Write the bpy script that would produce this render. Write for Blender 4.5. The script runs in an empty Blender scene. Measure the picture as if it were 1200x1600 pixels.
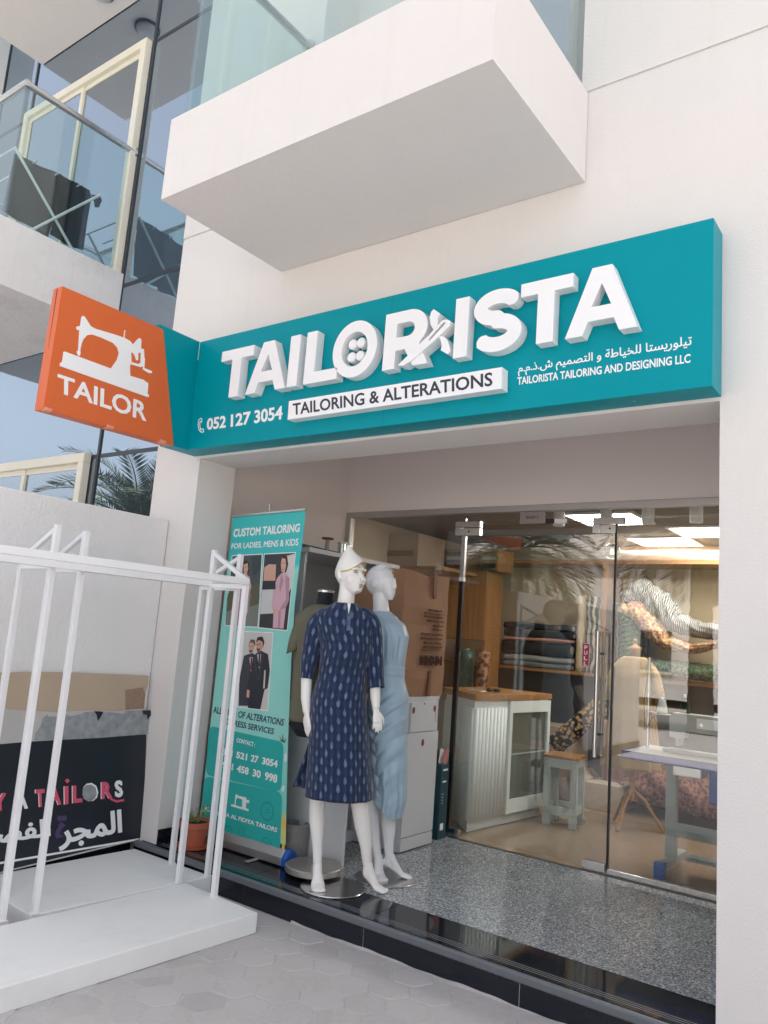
import bpy, bmesh, math, random
from mathutils import Vector, Matrix
from mathutils.geometry import delaunay_2d_cdt, tessellate_polygon

random.seed(7)
S = bpy.context.scene
COL = S.collection

# ------------------------------------------------------------------ camera
CAMF = ((0.8073674,0.0333484,0.5891059,0.0000000),(0.5853053,-0.1716107,-0.7924440,0.0000000),(0.0746702,0.9846002,-0.1580719,1.5000000),(0.0000000,0.0000000,0.0000000,1.0000000))
cd = bpy.data.cameras.new('camera')
cam = bpy.data.objects.new('camera', cd)
COL.objects.link(cam)
cam.matrix_world = Matrix(CAMF)
cd.sensor_fit = 'HORIZONTAL'
cd.sensor_width = 36.0
cd.lens = 36.4709
cd.clip_start = 0.05
cd.clip_end = 3000
S.camera = cam

# ------------------------------------------------------------------ sky, sun, exposure
SUN_EL, SUN_AZ = math.radians(67), math.radians(160)     # azimuth measured from -y (street side) towards +x
W = bpy.data.worlds.new('World')
S.world = W
W.use_nodes = True
wt = W.node_tree
bg = wt.nodes['Background']
sky = wt.nodes.new('ShaderNodeTexSky')
sky.sky_type = 'NISHITA'
sky.sun_disc = False
sky.sun_elevation = SUN_EL
sky.sun_rotation = math.pi - SUN_AZ
sky.air_density = 1.0
sky.dust_density = 4.5
sky.ozone_density = 1.0
hs = wt.nodes.new('ShaderNodeHueSaturation')             # hazy white Gulf sky
hs.inputs['Saturation'].default_value = 0.36
wt.links.new(sky.outputs[0], hs.inputs['Color'])
wt.links.new(hs.outputs[0], bg.inputs['Color'])
bg.inputs['Strength'].default_value = 0.15
sd = bpy.data.lights.new('sun', 'SUN')
sd.energy = 4.5
sd.angle = math.radians(0.6)
sd.color = (1.0, 0.955, 0.905)
sun = bpy.data.objects.new('sun', sd)
COL.objects.link(sun)
sun_dir = Vector((math.sin(SUN_AZ) * math.cos(SUN_EL), -math.cos(SUN_AZ) * math.cos(SUN_EL), math.sin(SUN_EL)))
sun.rotation_euler = sun_dir.to_track_quat('Z', 'Y').to_euler()
sun.location = (0, -8, 14)
S.view_settings.view_transform = 'Standard'
S.view_settings.look = 'None'
S.view_settings.gamma = 1
S.view_settings.exposure = 1.38

# ------------------------------------------------------------------ materials
def lin(r, g, b):
    f = lambda c: (c / 255 / 12.92) if c / 255 <= 0.04045 else ((c / 255 + 0.055) / 1.055) ** 2.4
    return (f(r), f(g), f(b), 1)

def new_mat(name):
    m = bpy.data.materials.new(name)
    m.use_nodes = True
    n = m.node_tree.nodes
    return m, n, m.node_tree.links, n['Principled BSDF']

def mat(name, col, rough=0.6, metal=0.0, var=0.08, scale=6.0, bump=0.0, bscale=120.0, spec=0.5, coat=0.0, bdist=0.004, stain=0.0, streak=0.0):
    """plain surface with slow tonal drift, optional bump and optional dirt patches"""
    m, n, l, p = new_mat(name)
    if len(col) == 3: col = (*col, 1)
    p.inputs['Roughness'].default_value = rough
    p.inputs['Metallic'].default_value = metal
    p.inputs['Specular IOR Level'].default_value = spec
    p.inputs['Coat Weight'].default_value = coat
    tc = n.new('ShaderNodeTexCoord')
    nz = n.new('ShaderNodeTexNoise')
    nz.inputs['Scale'].default_value = scale
    nz.inputs['Detail'].default_value = 5
    l.new(tc.outputs['Object'], nz.inputs['Vector'])
    mx = n.new('ShaderNodeMix'); mx.data_type = 'RGBA'
    mx.inputs['A'].default_value = [c * (1 - var) for c in col[:3]] + [1]
    mx.inputs['B'].default_value = [min(1, c * (1 + var)) for c in col[:3]] + [1]
    l.new(nz.outputs['Fac'], mx.inputs['Factor'])
    out = mx.outputs['Result']
    if stain > 0:
        n2 = n.new('ShaderNodeTexNoise'); n2.inputs['Scale'].default_value = 2.3; n2.inputs['Detail'].default_value = 9
        n2.inputs['Roughness'].default_value = 0.7
        l.new(tc.outputs['Object'], n2.inputs['Vector'])
        cr = n.new('ShaderNodeValToRGB')
        cr.color_ramp.elements[0].position = 0.52; cr.color_ramp.elements[0].color = (0, 0, 0, 1)
        cr.color_ramp.elements[1].position = 0.75; cr.color_ramp.elements[1].color = (stain, stain, stain, 1)
        l.new(n2.outputs['Fac'], cr.inputs['Fac'])
        m2 = n.new('ShaderNodeMix'); m2.data_type = 'RGBA'
        l.new(cr.outputs['Color'], m2.inputs['Factor'])
        l.new(out, m2.inputs['A'])
        m2.inputs['B'].default_value = [c * 0.45 for c in col[:3]] + [1]
        out = m2.outputs['Result']
    if streak > 0:           # rain runs: noise drawn out along the vertical, in patches
        mp = n.new('ShaderNodeMapping'); mp.inputs['Scale'].default_value = (7, 7, 0.45); l.new(tc.outputs['Object'], mp.inputs[0])
        n3 = n.new('ShaderNodeTexNoise'); n3.inputs['Scale'].default_value = 2.2; n3.inputs['Detail'].default_value = 7; n3.inputs['Roughness'].default_value = 0.65
        l.new(mp.outputs[0], n3.inputs['Vector'])
        c3 = n.new('ShaderNodeValToRGB'); c3.color_ramp.elements[0].position = 0.54; c3.color_ramp.elements[0].color = (0, 0, 0, 1)
        c3.color_ramp.elements[1].position = 0.80; c3.color_ramp.elements[1].color = (streak, streak, streak, 1); l.new(n3.outputs['Fac'], c3.inputs['Fac'])
        m3 = n.new('ShaderNodeMix'); m3.data_type = 'RGBA'; l.new(c3.outputs['Color'], m3.inputs['Factor']); l.new(out, m3.inputs['A'])
        m3.inputs['B'].default_value = (col[0] * .58, col[1] * .54, col[2] * .50, 1); out = m3.outputs['Result']
    l.new(out, p.inputs['Base Color'])
    if bump > 0:
        nb = n.new('ShaderNodeTexNoise'); nb.inputs['Scale'].default_value = bscale; nb.inputs['Detail'].default_value = 4
        l.new(tc.outputs['Object'], nb.inputs['Vector'])
        b = n.new('ShaderNodeBump'); b.inputs['Strength'].default_value = bump; b.inputs['Distance'].default_value = bdist
        l.new(nb.outputs['Fac'], b.inputs['Height'])
        l.new(b.outputs['Normal'], p.inputs['Normal'])
    return m

def glass(name, tint=(0.9, 0.95, 0.95), refl=1.0, base=0.0):
    """thin architectural pane: see-through with Fresnel reflection"""
    m, n, l, p = new_mat(name)
    n.remove(p)
    o = n['Material Output']
    tr = n.new('ShaderNodeBsdfTransparent'); tr.inputs['Color'].default_value = (*tint, 1)
    gl = n.new('ShaderNodeBsdfGlossy'); gl.inputs['Roughness'].default_value = 0.0
    gl.inputs['Color'].default_value = (refl, refl, refl, 1)
    ge = n.new('ShaderNodeNewGeometry'); dt = n.new('ShaderNodeVectorMath'); dt.operation = 'DOT_PRODUCT'   # Schlick, the same from both sides
    l.new(ge.outputs['Incoming'], dt.inputs[0]); l.new(ge.outputs['Normal'], dt.inputs[1])
    def op(kind, a, b=None):
        k = n.new('ShaderNodeMath'); k.operation = kind
        for i, q in enumerate((a, b)):
            if q is None: continue
            if isinstance(q, (int, float)): k.inputs[i].default_value = q
            else: l.new(q, k.inputs[i])
        return k.outputs[0]
    f5 = op('POWER', op('SUBTRACT', 1.0, op('ABSOLUTE', dt.outputs['Value'])), 5.0)
    fr = op('ADD', op('MULTIPLY', f5, 0.96), 0.04 + base)
    ad = n.new('ShaderNodeMath'); ad.operation = 'MINIMUM'; ad.inputs[1].default_value = 1.0
    l.new(fr, ad.inputs[0])
    ms = n.new('ShaderNodeMixShader')
    l.new(ad.outputs[0], ms.inputs[0]); l.new(tr.outputs[0], ms.inputs[1]); l.new(gl.outputs[0], ms.inputs[2])
    l.new(ms.outputs[0], o.inputs['Surface'])
    return m

def mirror_glass(name, body, tint, fac):
    """opaque coated facade glass: dark body behind a strong tinted reflection"""
    m, n, l, p = new_mat(name)
    o = n['Material Output']
    p.inputs['Base Color'].default_value = (*body, 1); p.inputs['Roughness'].default_value = 0.3
    gl = n.new('ShaderNodeBsdfGlossy'); gl.inputs['Color'].default_value = (*tint, 1); gl.inputs['Roughness'].default_value = 0.005
    tc = n.new('ShaderNodeTexCoord'); nz = n.new('ShaderNodeTexNoise'); nz.inputs['Scale'].default_value = 1.3
    l.new(tc.outputs['Object'], nz.inputs['Vector'])
    b = n.new('ShaderNodeBump'); b.inputs['Strength'].default_value = 0.02; b.inputs['Distance'].default_value = 0.05
    l.new(nz.outputs['Fac'], b.inputs['Height']); l.new(b.outputs['Normal'], gl.inputs['Normal'])
    lw = n.new('ShaderNodeLayerWeight'); lw.inputs['Blend'].default_value = 0.35
    mp = n.new('ShaderNodeMapRange'); mp.inputs['To Min'].default_value = fac; mp.inputs['To Max'].default_value = 1.0
    l.new(lw.outputs['Fresnel'], mp.inputs['Value'])
    ms = n.new('ShaderNodeMixShader')
    l.new(mp.outputs[0], ms.inputs[0]); l.new(p.outputs[0], ms.inputs[1]); l.new(gl.outputs[0], ms.inputs[2])
    l.new(ms.outputs[0], o.inputs['Surface'])
    return m

def emit(name, col, strength):
    m, n, l, p = new_mat(name)
    p.inputs['Base Color'].default_value = (*col, 1)
    p.inputs['Emission Color'].default_value = (*col, 1)
    p.inputs['Emission Strength'].default_value = strength
    return m

def wood(name, c1, c2, rough=0.45, scale=3.0, axis='Z'):
    m, n, l, p = new_mat(name)
    p.inputs['Roughness'].default_value = rough
    tc = n.new('ShaderNodeTexCoord'); mp = n.new('ShaderNodeMapping')
    sc = {'Z': (9, 9, 0.9), 'X': (0.9, 9, 9), 'Y': (9, 0.9, 9)}[axis]
    mp.inputs['Scale'].default_value = sc
    nz = n.new('ShaderNodeTexNoise'); nz.inputs['Scale'].default_value = scale; nz.inputs['Detail'].default_value = 6; nz.inputs['Distortion'].default_value = 0.6
    cr = n.new('ShaderNodeValToRGB')
    cr.color_ramp.elements[0].position = 0.35; cr.color_ramp.elements[0].color = c1
    cr.color_ramp.elements[1].position = 0.68; cr.color_ramp.elements[1].color = c2
    l.new(tc.outputs['Object'], mp.inputs[0]); l.new(mp.outputs[0], nz.inputs['Vector']); l.new(nz.outputs['Fac'], cr.inputs[0]); l.new(cr.outputs[0], p.inputs['Base Color'])
    return m

def speckle(name, cols, scale, rough, spec=0.5):
    """granite: several crystal colours in a fine cell pattern"""
    m, n, l, p = new_mat(name)
    p.inputs['Roughness'].default_value = rough
    p.inputs['Specular IOR Level'].default_value = spec
    tc = n.new('ShaderNodeTexCoord')
    v = n.new('ShaderNodeTexVoronoi'); v.inputs['Scale'].default_value = scale
    l.new(tc.outputs['Object'], v.inputs['Vector'])
    sp = n.new('ShaderNodeSeparateColor'); l.new(v.outputs['Color'], sp.inputs[0])
    nz = n.new('ShaderNodeTexNoise'); nz.inputs['Scale'].default_value = 1.6; nz.inputs['Detail'].default_value = 3
    l.new(tc.outputs['Object'], nz.inputs['Vector'])
    ma = n.new('ShaderNodeMath'); ma.operation = 'MULTIPLY_ADD'; ma.inputs[1].default_value = 0.35; ma.inputs[2].default_value = -0.17
    l.new(nz.outputs['Fac'], ma.inputs[0])
    ad = n.new('ShaderNodeMath'); ad.operation = 'ADD'; l.new(sp.outputs[0], ad.inputs[0]); l.new(ma.outputs[0], ad.inputs[1])
    cr = n.new('ShaderNodeValToRGB'); e = cr.color_ramp.elements
    e[0].color = cols[0]; e[0].position = 0
    e[1].color = cols[-1]; e[1].position = 0.9
    for i, c in enumerate(cols[1:-1]):
        k = e.new(0.9 * (i + 1) / (len(cols) - 1)); k.color = c
    l.new(ad.outputs[0], cr.inputs[0]); l.new(cr.outputs[0], p.inputs['Base Color'])
    return m

# ------------------------------------------------------------------ objects
ORG = {}
def tag(o, label=None, cat=None, group=None, kind=None):
    if label: o['label'] = label
    if cat: o['category'] = cat
    if group: o['group'] = group
    if kind: o['kind'] = kind
    return o

def thing(name, label, cat, loc, rotz=0.0, group=None):
    o = bpy.data.objects.new(name, None)
    o.empty_display_size = 0.1
    COL.objects.link(o)
    o.location = loc
    o.rotation_euler = (0, 0, rotz)
    ORG[o] = Vector(loc)
    return tag(o, label, cat, group)

def obj(name, mb, m, parent=None, local=False, smooth=False, bevel=0.0, seg=2, auto=None):
    """link a mesh builder as ONE object; verts are world coordinates unless local"""
    me = bpy.data.meshes.new(name)
    off = ORG[parent] if (parent is not None and not local) else Vector((0, 0, 0))
    me.from_pydata([tuple(Vector(v) - off) for v in mb.v], [], mb.f)
    mats = m if isinstance(m, (list, tuple)) else [m]
    for k in mats: me.materials.append(k)
    if mb.mi: me.polygons.foreach_set('material_index', mb.mi)
    if mb.uv:
        ul = me.uv_layers.new(name='UVMap')
        for lp in me.loops: ul.data[lp.index].uv = mb.uv[lp.vertex_index]
    me.validate()
    bm = bmesh.new(); bm.from_mesh(me)
    if mb.fix: bmesh.ops.recalc_face_normals(bm, faces=bm.faces)
    bm.to_mesh(me); bm.free()
    if smooth:
        me.polygons.foreach_set('use_smooth', [True] * len(me.polygons))
    o = bpy.data.objects.new(name, me)
    COL.objects.link(o)
    if parent is not None:
        o.parent = parent
        ORG[o] = ORG[parent]
    else:
        ORG[o] = Vector((0, 0, 0))
    if bevel > 0:
        b = o.modifiers.new('bevel', 'BEVEL'); b.width = bevel; b.segments = seg; b.limit_method = 'ANGLE'; b.angle_limit = math.radians(40)
    if auto is not None:
        o.modifiers.new('wn', 'WEIGHTED_NORMAL')
    return o

class MB:
    def __init__(s, fix=True):
        s.v, s.f, s.mi, s.uv, s.fix = [], [], [], [], fix
    def add(s, vs, fs, mi=None, uv=None):
        k = len(s.v)
        s.v += [tuple(v) for v in vs]
        s.f += [tuple(i + k for i in f) for f in fs]
        if mi is not None: s.mi += [mi] * len(fs)
        if uv: s.uv += list(uv)
        return s
    def box(s, x0, x1, y0, y1, z0, z1, mi=None):
        vs = [(x0, y0, z0), (x1, y0, z0), (x1, y1, z0), (x0, y1, z0), (x0, y0, z1), (x1, y0, z1), (x1, y1, z1), (x0, y1, z1)]
        return s.add(vs, [(3, 2, 1, 0), (4, 5, 6, 7), (0, 1, 5, 4), (1, 2, 6, 5), (2, 3, 7, 6), (3, 0, 4, 7)], mi)
    def bar(s, a, b, w, h, up=(0, 0, 1), mi=None):
        a, b = Vector(a), Vector(b); d = (b - a).normalized(); up = Vector(up)
        if abs(d.dot(up)) > 0.99: up = Vector((0, 1, 0))
        x = d.cross(up).normalized(); y = x.cross(d).normalized()
        vs = []
        for p in (a, b):
            for sx, sy in ((-1, -1), (1, -1), (1, 1), (-1, 1)): vs.append(p + x * sx * w / 2 + y * sy * h / 2)
        return s.add(vs, [(3, 2, 1, 0), (4, 5, 6, 7), (0, 1, 5, 4), (1, 2, 6, 5), (2, 3, 7, 6), (3, 0, 4, 7)], mi)
    def tube(s, pts, rad, n=12, cap=True, flat=None, mi=None):
        """swept tube; rad a number or list of numbers / (ra, rb) pairs; flat = reference side axis"""
        pts = [Vector(p) for p in pts]
        N = len(pts)
        if not isinstance(rad, (list, tuple)): rad = [rad] * N
        ref = Vector(flat) if flat else Vector((0.0, 0.0, 1.0))
        vs, fs = [], []
        px = None
        for i, p in enumerate(pts):
            d = (pts[min(i + 1, N - 1)] - pts[max(i - 1, 0)]).normalized()
            if px is None:
                r = ref if abs(d.dot(ref)) < 0.95 else Vector((1, 0, 0))
                px = (r - d * r.dot(d)).normalized()
            else:
                px = (px - d * px.dot(d)).normalized()
            py = d.cross(px)
            ra, rb = rad[i] if isinstance(rad[i], (list, tuple)) else (rad[i], rad[i])
            for k in range(n):
                t = 2 * math.pi * k / n
                vs.append(p + px * ra * math.cos(t) + py * rb * math.sin(t))
        for i in range(N - 1):
            for k in range(n):
                a, b = i * n + k, i * n + (k + 1) % n
                fs.append((a, b, b + n, a + n))
        if cap:
            fs.append(tuple(range(n - 1, -1, -1))); fs.append(tuple(range((N - 1) * n, N * n)))
        return s.add(vs, fs, mi)
    def lathe(s, c, prof, n=32, axis='Z', cap=True, mi=None):
        vs, fs = [], []
        for r, h in prof:
            for k in range(n):
                t = 2 * math.pi * k / n
                q = (r * math.cos(t), r * math.sin(t), h)
                if axis == 'X': q = (q[2], q[0], q[1])
                if axis == 'Y': q = (q[1], q[2], q[0])
                vs.append((c[0] + q[0], c[1] + q[1], c[2] + q[2]))
        P = len(prof)
        for i in range(P - 1):
            for k in range(n):
                a, b = i * n + k, i * n + (k + 1) % n
                fs.append((a, b, b + n, a + n))
        if cap:
            fs.append(tuple(range(n - 1, -1, -1))); fs.append(tuple(range((P - 1) * n, P * n)))
        return s.add(vs, fs, mi)
    def ball(s, c, r, n=16, m=10, rot=None, mi=None):
        rx, ry, rz = r if isinstance(r, (list, tuple)) else (r, r, r)
        c = Vector(c); vs = []
        for i in range(m + 1):
            ph = math.pi * (i / m - 0.5)
            for k in range(n):
                t = 2 * math.pi * k / n
                q = Vector((rx * math.cos(ph) * math.cos(t), ry * math.cos(ph) * math.sin(t), rz * math.sin(ph)))
                if i in (0, m): q = Vector((1e-5 * math.cos(t), 1e-5 * math.sin(t), rz * math.sin(ph)))
                if rot: q = rot @ q
                vs.append(c + q)
        fs = [(i * n + k, i * n + (k + 1) % n, (i + 1) * n + (k + 1) % n, (i + 1) * n + k) for i in range(m) for k in range(n)]
        fs += [tuple(range(n - 1, -1, -1)), tuple(range(m * n, (m + 1) * n))]
        return s.add(vs, fs, mi)
    def loft(s, rings, cap=True, closed=True, uv=None, mi=None):
        n = len(rings[0]); vs = [p for r in rings for p in r]; fs = []
        for i in range(len(rings) - 1):
            for k in range(n if closed else n - 1):
                a, b = i * n + k, i * n + (k + 1) % n
                fs.append((a, b, b + n, a + n))
        if cap:
            fs.append(tuple(range(n - 1, -1, -1))); fs.append(tuple(range((len(rings) - 1) * n, len(rings) * n)))
        return s.add(vs, fs, mi, uv)

# ------------------------------------------------------------------ flat shapes and lettering
def ccw(p):
    a = sum(p[i][0] * p[(i + 1) % len(p)][1] - p[(i + 1) % len(p)][0] * p[i][1] for i in range(len(p)))
    return list(p) if a > 0 else list(reversed(p))

def union2d(polys):
    """boolean union of 2-D polygons -> verts, tris, boundary edges (directed)"""
    V, F = [], []
    for p in polys:
        p = ccw(p); k = len(V)
        V += [Vector((q[0], q[1])) for q in p]; F.append(list(range(k, k + len(p))))
    sc = max(max(v.x for v in V) - min(v.x for v in V), max(v.y for v in V) - min(v.y for v in V))
    vo, eo, fo, ov, oe, of = delaunay_2d_cdt(V, [], F, 0, sc * 1e-6)
    tris = [tuple(f) for f, o in zip(fo, of) if o]
    E = {}
    for t in tris:
        for i in range(3): E[(t[i], t[(i + 1) % 3])] = 1
    bd = [e for e in E if (e[1], e[0]) not in E]
    return [(v.x, v.y) for v in vo], tris, bd

def poly2d(loops):
    """outer loop + holes -> verts, tris, boundary edges"""
    V, bd = [], []
    L3 = []
    for i, lp in enumerate(loops):
        lp = ccw(lp)
        if i: lp = list(reversed(lp))
        k = len(V); V += [tuple(q) for q in lp]; L3.append([Vector((q[0], q[1], 0)) for q in lp])
        bd += [(k + j, k + (j + 1) % len(lp)) for j in range(len(lp))]
    tr = []
    for t in tessellate_polygon(L3):
        a, b, c = [V[i] for i in t]
        ar = (b[0] - a[0]) * (c[1] - a[1]) - (c[0] - a[0]) * (b[1] - a[1])
        if abs(ar) > 1e-14: tr.append(tuple(t) if ar > 0 else tuple(reversed(t)))
    return V, tr, bd

def solid(shape, put, depth, mb=None, mi=None):
    """extrude a 2-D shape; put(x, y, d) -> world point, d = 0 front, depth = back"""
    V, T, B = shape
    mb = mb or MB(fix=False)
    n = len(V)
    vs = [put(x, y, 0.0) for x, y in V] + [put(x, y, depth) for x, y in V]
    fs = list(T) + [tuple(i + n for i in reversed(t)) for t in T] + [(a, a + n, b + n, b) for a, b in B]
    return mb.add(vs, fs, mi)

def stroke(path, w, closed=False):
    """polyline -> list of overlapping quads and round joints"""
    out = []
    P = list(path) + ([path[0]] if closed else [])
    for a, b in zip(P, P[1:]):
        d = Vector((b[0] - a[0], b[1] - a[1])); L = d.length
        if L < 1e-9: continue
        d /= L; nn = Vector((-d.y, d.x)) * w / 2
        out.append([(a[0] + nn.x, a[1] + nn.y), (a[0] - nn.x, a[1] - nn.y), (b[0] - nn.x, b[1] - nn.y), (b[0] + nn.x, b[1] + nn.y)])
    for q in (P if closed else P[1:-1]):
        out.append([(q[0] + w / 2 * math.cos(t * math.pi / 8), q[1] + w / 2 * math.sin(t * math.pi / 8)) for t in range(16)])
    return out

def ring_pts(cx, cy, rx, ry, n=40, a0=0, a1=2 * math.pi):
    full = abs(a1 - a0 - 2 * math.pi) < 1e-6
    k = n if full else n + 1
    return [(cx + rx * math.cos(a0 + (a1 - a0) * i / n), cy + ry * math.sin(a0 + (a1 - a0) * i / n)) for i in range(k)]

TXT = {}
def text2d(s, bold=0.0, res=3):
    """lettering as a clean 2-D shape, scaled into the unit square of its own bounding box"""
    key = (s, bold)
    if key in TXT: return TXT[key]
    c = bpy.data.curves.new('lettering', 'FONT'); c.body = s; c.size = 1; c.resolution_u = res; c.fill_mode = 'FRONT' if hasattr(c, 'fill_mode') else 'FRONT'
    o = bpy.data.objects.new('lettering', c)
    me = o.to_mesh()
    vs = [(v.co.x, v.co.y) for v in me.vertices]; fs = [tuple(p.vertices) for p in me.polygons]
    o.to_mesh_clear(); bpy.data.objects.remove(o); bpy.data.curves.remove(c)
    polys = [[vs[i] for i in f] for f in fs]
    E = {}
    for f in polys:
        f = ccw(f)
        for i in range(len(f)):
            a, b = tuple(round(q, 5) for q in f[i]), tuple(round(q, 5) for q in f[(i + 1) % len(f)])
            E[(a, b)] = 1
    if bold > 0:
        for (a, b) in list(E):
            if (b, a) in E: continue
            d = Vector((b[0] - a[0], b[1] - a[1]))
            if d.length < 1e-6: continue
            d.normalize(); nn = Vector((-d.y, d.x)) * bold; d *= bold * 0.8
            polys.append([(a[0] - d.x + nn.x, a[1] - d.y + nn.y), (a[0] - d.x - nn.x, a[1] - d.y - nn.y), (b[0] + d.x - nn.x, b[1] + d.y - nn.y), (b[0] + d.x + nn.x, b[1] + d.y + nn.y)])
    polys = [p for p in polys if abs(sum(p[i][0] * p[(i + 1) % len(p)][1] - p[(i + 1) % len(p)][0] * p[i][1] for i in range(len(p)))) > 1e-9]
    V, T, B = union2d(polys)
    xs = [v[0] for v in V]; ys = [v[1] for v in V]
    x0, x1, y0, y1 = min(xs), max(xs), min(ys), max(ys)
    TXT[key] = ([((x - x0) / (x1 - x0), (y - y0) / (y1 - y0)) for x, y in V], T, B)
    return TXT[key]

def quad_put(q, plane, c, out):
    """map the unit square to a quad (tl, tr, br, bl) on an axis plane; depth d goes INTO the surface"""
    tl, tr, br, bl = [Vector(p) for p in q]
    def put(s, t, d):
        p = bl * (1 - s) * (1 - t) + br * s * (1 - t) + tr * s * t + tl * (1 - s) * t
        k = c + out * (-d)
        return (p[0], k, p[1]) if plane == 'Y' else (k, p[0], p[1])
    return put

def letter_on(name, s, q, plane, c, m, parent, depth=0.002, bold=0.0, out=-1):
    """lettering filling quad q whose front lies at coordinate c on plane 'Y' (faces -y) or 'X' (faces +x)"""
    sh = text2d(s, bold)
    mb = solid(sh, quad_put(q, plane, c, out), depth)
    mb.fix = True
    return obj(name, mb, m, parent)

def flat_on(name, loops, plane, c, m, parent, depth=0.001, out=-1, union=False):
    sh = union2d(loops) if union else poly2d(loops)
    put = (lambda x, y, d: (x, c - out * d, y)) if plane == 'Y' else (lambda x, y, d: (c - out * d, x, y))
    mb = solid(sh, put, depth); mb.fix = True
    return obj(name, mb, m, parent)

# ------------------------------------------------------------------ shared materials
M = {}
M['wall'] = mat('white_stucco', (0.72, 0.69, 0.668), 0.85, var=0.035, scale=1.0, bump=0.42, bscale=95, bdist=0.004, spec=0.3, stain=0.05, streak=0.08)
M['wall2'] = mat('white_paint_smooth', (0.70, 0.68, 0.665), 0.7, var=0.03, scale=1.5, bump=0.15, bscale=60, spec=0.3)
M['oldwall'] = mat('patched_white_paint', (0.70, 0.685, 0.675), 0.85, var=0.07, scale=3.5, bump=0.7, bscale=40, bdist=0.006, stain=0.36, streak=0.2)
M['recess'] = mat('taupe_paint', (0.78, 0.715, 0.69), 0.7, var=0.04, scale=1.5, bump=0.1, bscale=70)
M['granite'] = speckle('grey_granite', [lin(78, 82, 88), lin(132, 137, 142), lin(166, 170, 173), lin(100, 105, 111), lin(205, 208, 210)], 150, 0.11)
M['dark'] = speckle('black_granite', [lin(16, 21, 28), lin(22, 27, 34), lin(19, 24, 31), lin(27, 32, 39), lin(38, 43, 50)], 260, 0.06)
M['riser'] = mat('black_tile', lin(24, 28, 38), 0.18, var=0.35, scale=9, stain=0.0)
M['nose'] = mat('honed_granite_edge', lin(98, 102, 108), 0.35, var=0.15, scale=25)
M['groove'] = mat('groove_line', lin(120, 124, 128), 0.5)
M['white_metal'] = mat('white_powder_coat', (0.80, 0.80, 0.81), 0.35, var=0.04, scale=5, stain=0.10)
M['steel'] = mat('brushed_steel', (0.62, 0.61, 0.60), 0.22, metal=1.0, var=0.08, scale=12)
M['alu'] = mat('satin_aluminium', (0.50, 0.49, 0.49), 0.38, metal=0.9, var=0.08, scale=8)
M['cream'] = mat('cream_frame', lin(226, 220, 203), 0.4, var=0.03)
M['darkframe'] = mat('dark_mullion', lin(52, 58, 66), 0.4)
M['curtain'] = mirror_glass('blue_facade_glass', (0.012, 0.03, 0.05), (0.60, 0.69, 0.79), 0.52)
M['window'] = mirror_glass('window_glass', (0.015, 0.03, 0.045), (0.60, 0.68, 0.77), 0.50)
M['bglass'] = glass('balcony_glass', (0.86, 0.93, 0.92), 0.9, 0.03)
M['sglass'] = glass('shopfront_glass', (0.95, 0.965, 0.955), 1.0, 0.036)
M['white'] = mat('white_acrylic', (0.84, 0.84, 0.85), 0.4, var=0.01)
M['black'] = mat('black_plastic', (0.012, 0.012, 0.015), 0.4)
M['red'] = mat('red_sticker', lin(165, 38, 66), 0.45)

# ------------------------------------------------------------------ ground
def paving_mat(name, c, var):
    m, n, l, p = new_mat(name)
    p.inputs['Roughness'].default_value = 0.85
    g = n.new('ShaderNodeNewGeometry'); tc = n.new('ShaderNodeTexCoord')
    nz = n.new('ShaderNodeTexNoise'); nz.inputs['Scale'].default_value = 38; nz.inputs['Detail'].default_value = 8
    n2 = n.new('ShaderNodeTexNoise'); n2.inputs['Scale'].default_value = 2.2; n2.inputs['Detail'].default_value = 6
    for q in (nz, n2): l.new(tc.outputs['Object'], q.inputs['Vector'])
    a = n.new('ShaderNodeMath'); a.operation = 'MULTIPLY_ADD'; a.inputs[1].default_value = 0.35; l.new(g.outputs['Random Per Island'], a.inputs[0])
    l.new(n2.outputs['Fac'], a.inputs[2])
    b = n.new('ShaderNodeMath'); b.operation = 'MULTIPLY_ADD'; b.inputs[1].default_value = 0.45; l.new(nz.outputs['Fac'], b.inputs[0]); l.new(a.outputs[0], b.inputs[2])
    cr = n.new('ShaderNodeValToRGB'); e = cr.color_ramp.elements
    e[0].position = 0.45; e[0].color = tuple(q * (1 - var) for q in c[:3]) + (1,)
    e[1].position = 1.25; e[1].color = tuple(q * (1 + var) for q in c[:3]) + (1,)
    l.new(b.outputs[0], cr.inputs[0]); l.new(cr.outputs[0], p.inputs['Base Color'])
    bp = n.new('ShaderNodeBump'); bp.inputs['Strength'].default_value = 0.4; bp.inputs['Distance'].default_value = 0.003
    l.new(nz.outputs['Fac'], bp.inputs['Height']); l.new(bp.outputs['Normal'], p.inputs['Normal'])
    return m
M['paver'] = paving_mat('grey_pavers', (0.42, 0.396, 0.388), 0.13)
M['sand'] = mat('sandy_joint', (0.46, 0.435, 0.42), 0.95, var=0.15, scale=30, bump=0.4, bscale=200)
M['asphalt'] = mat('dusty_asphalt', (0.16, 0.15, 0.14), 0.9, var=0.2, scale=20, bump=0.4, bscale=150)

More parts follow.
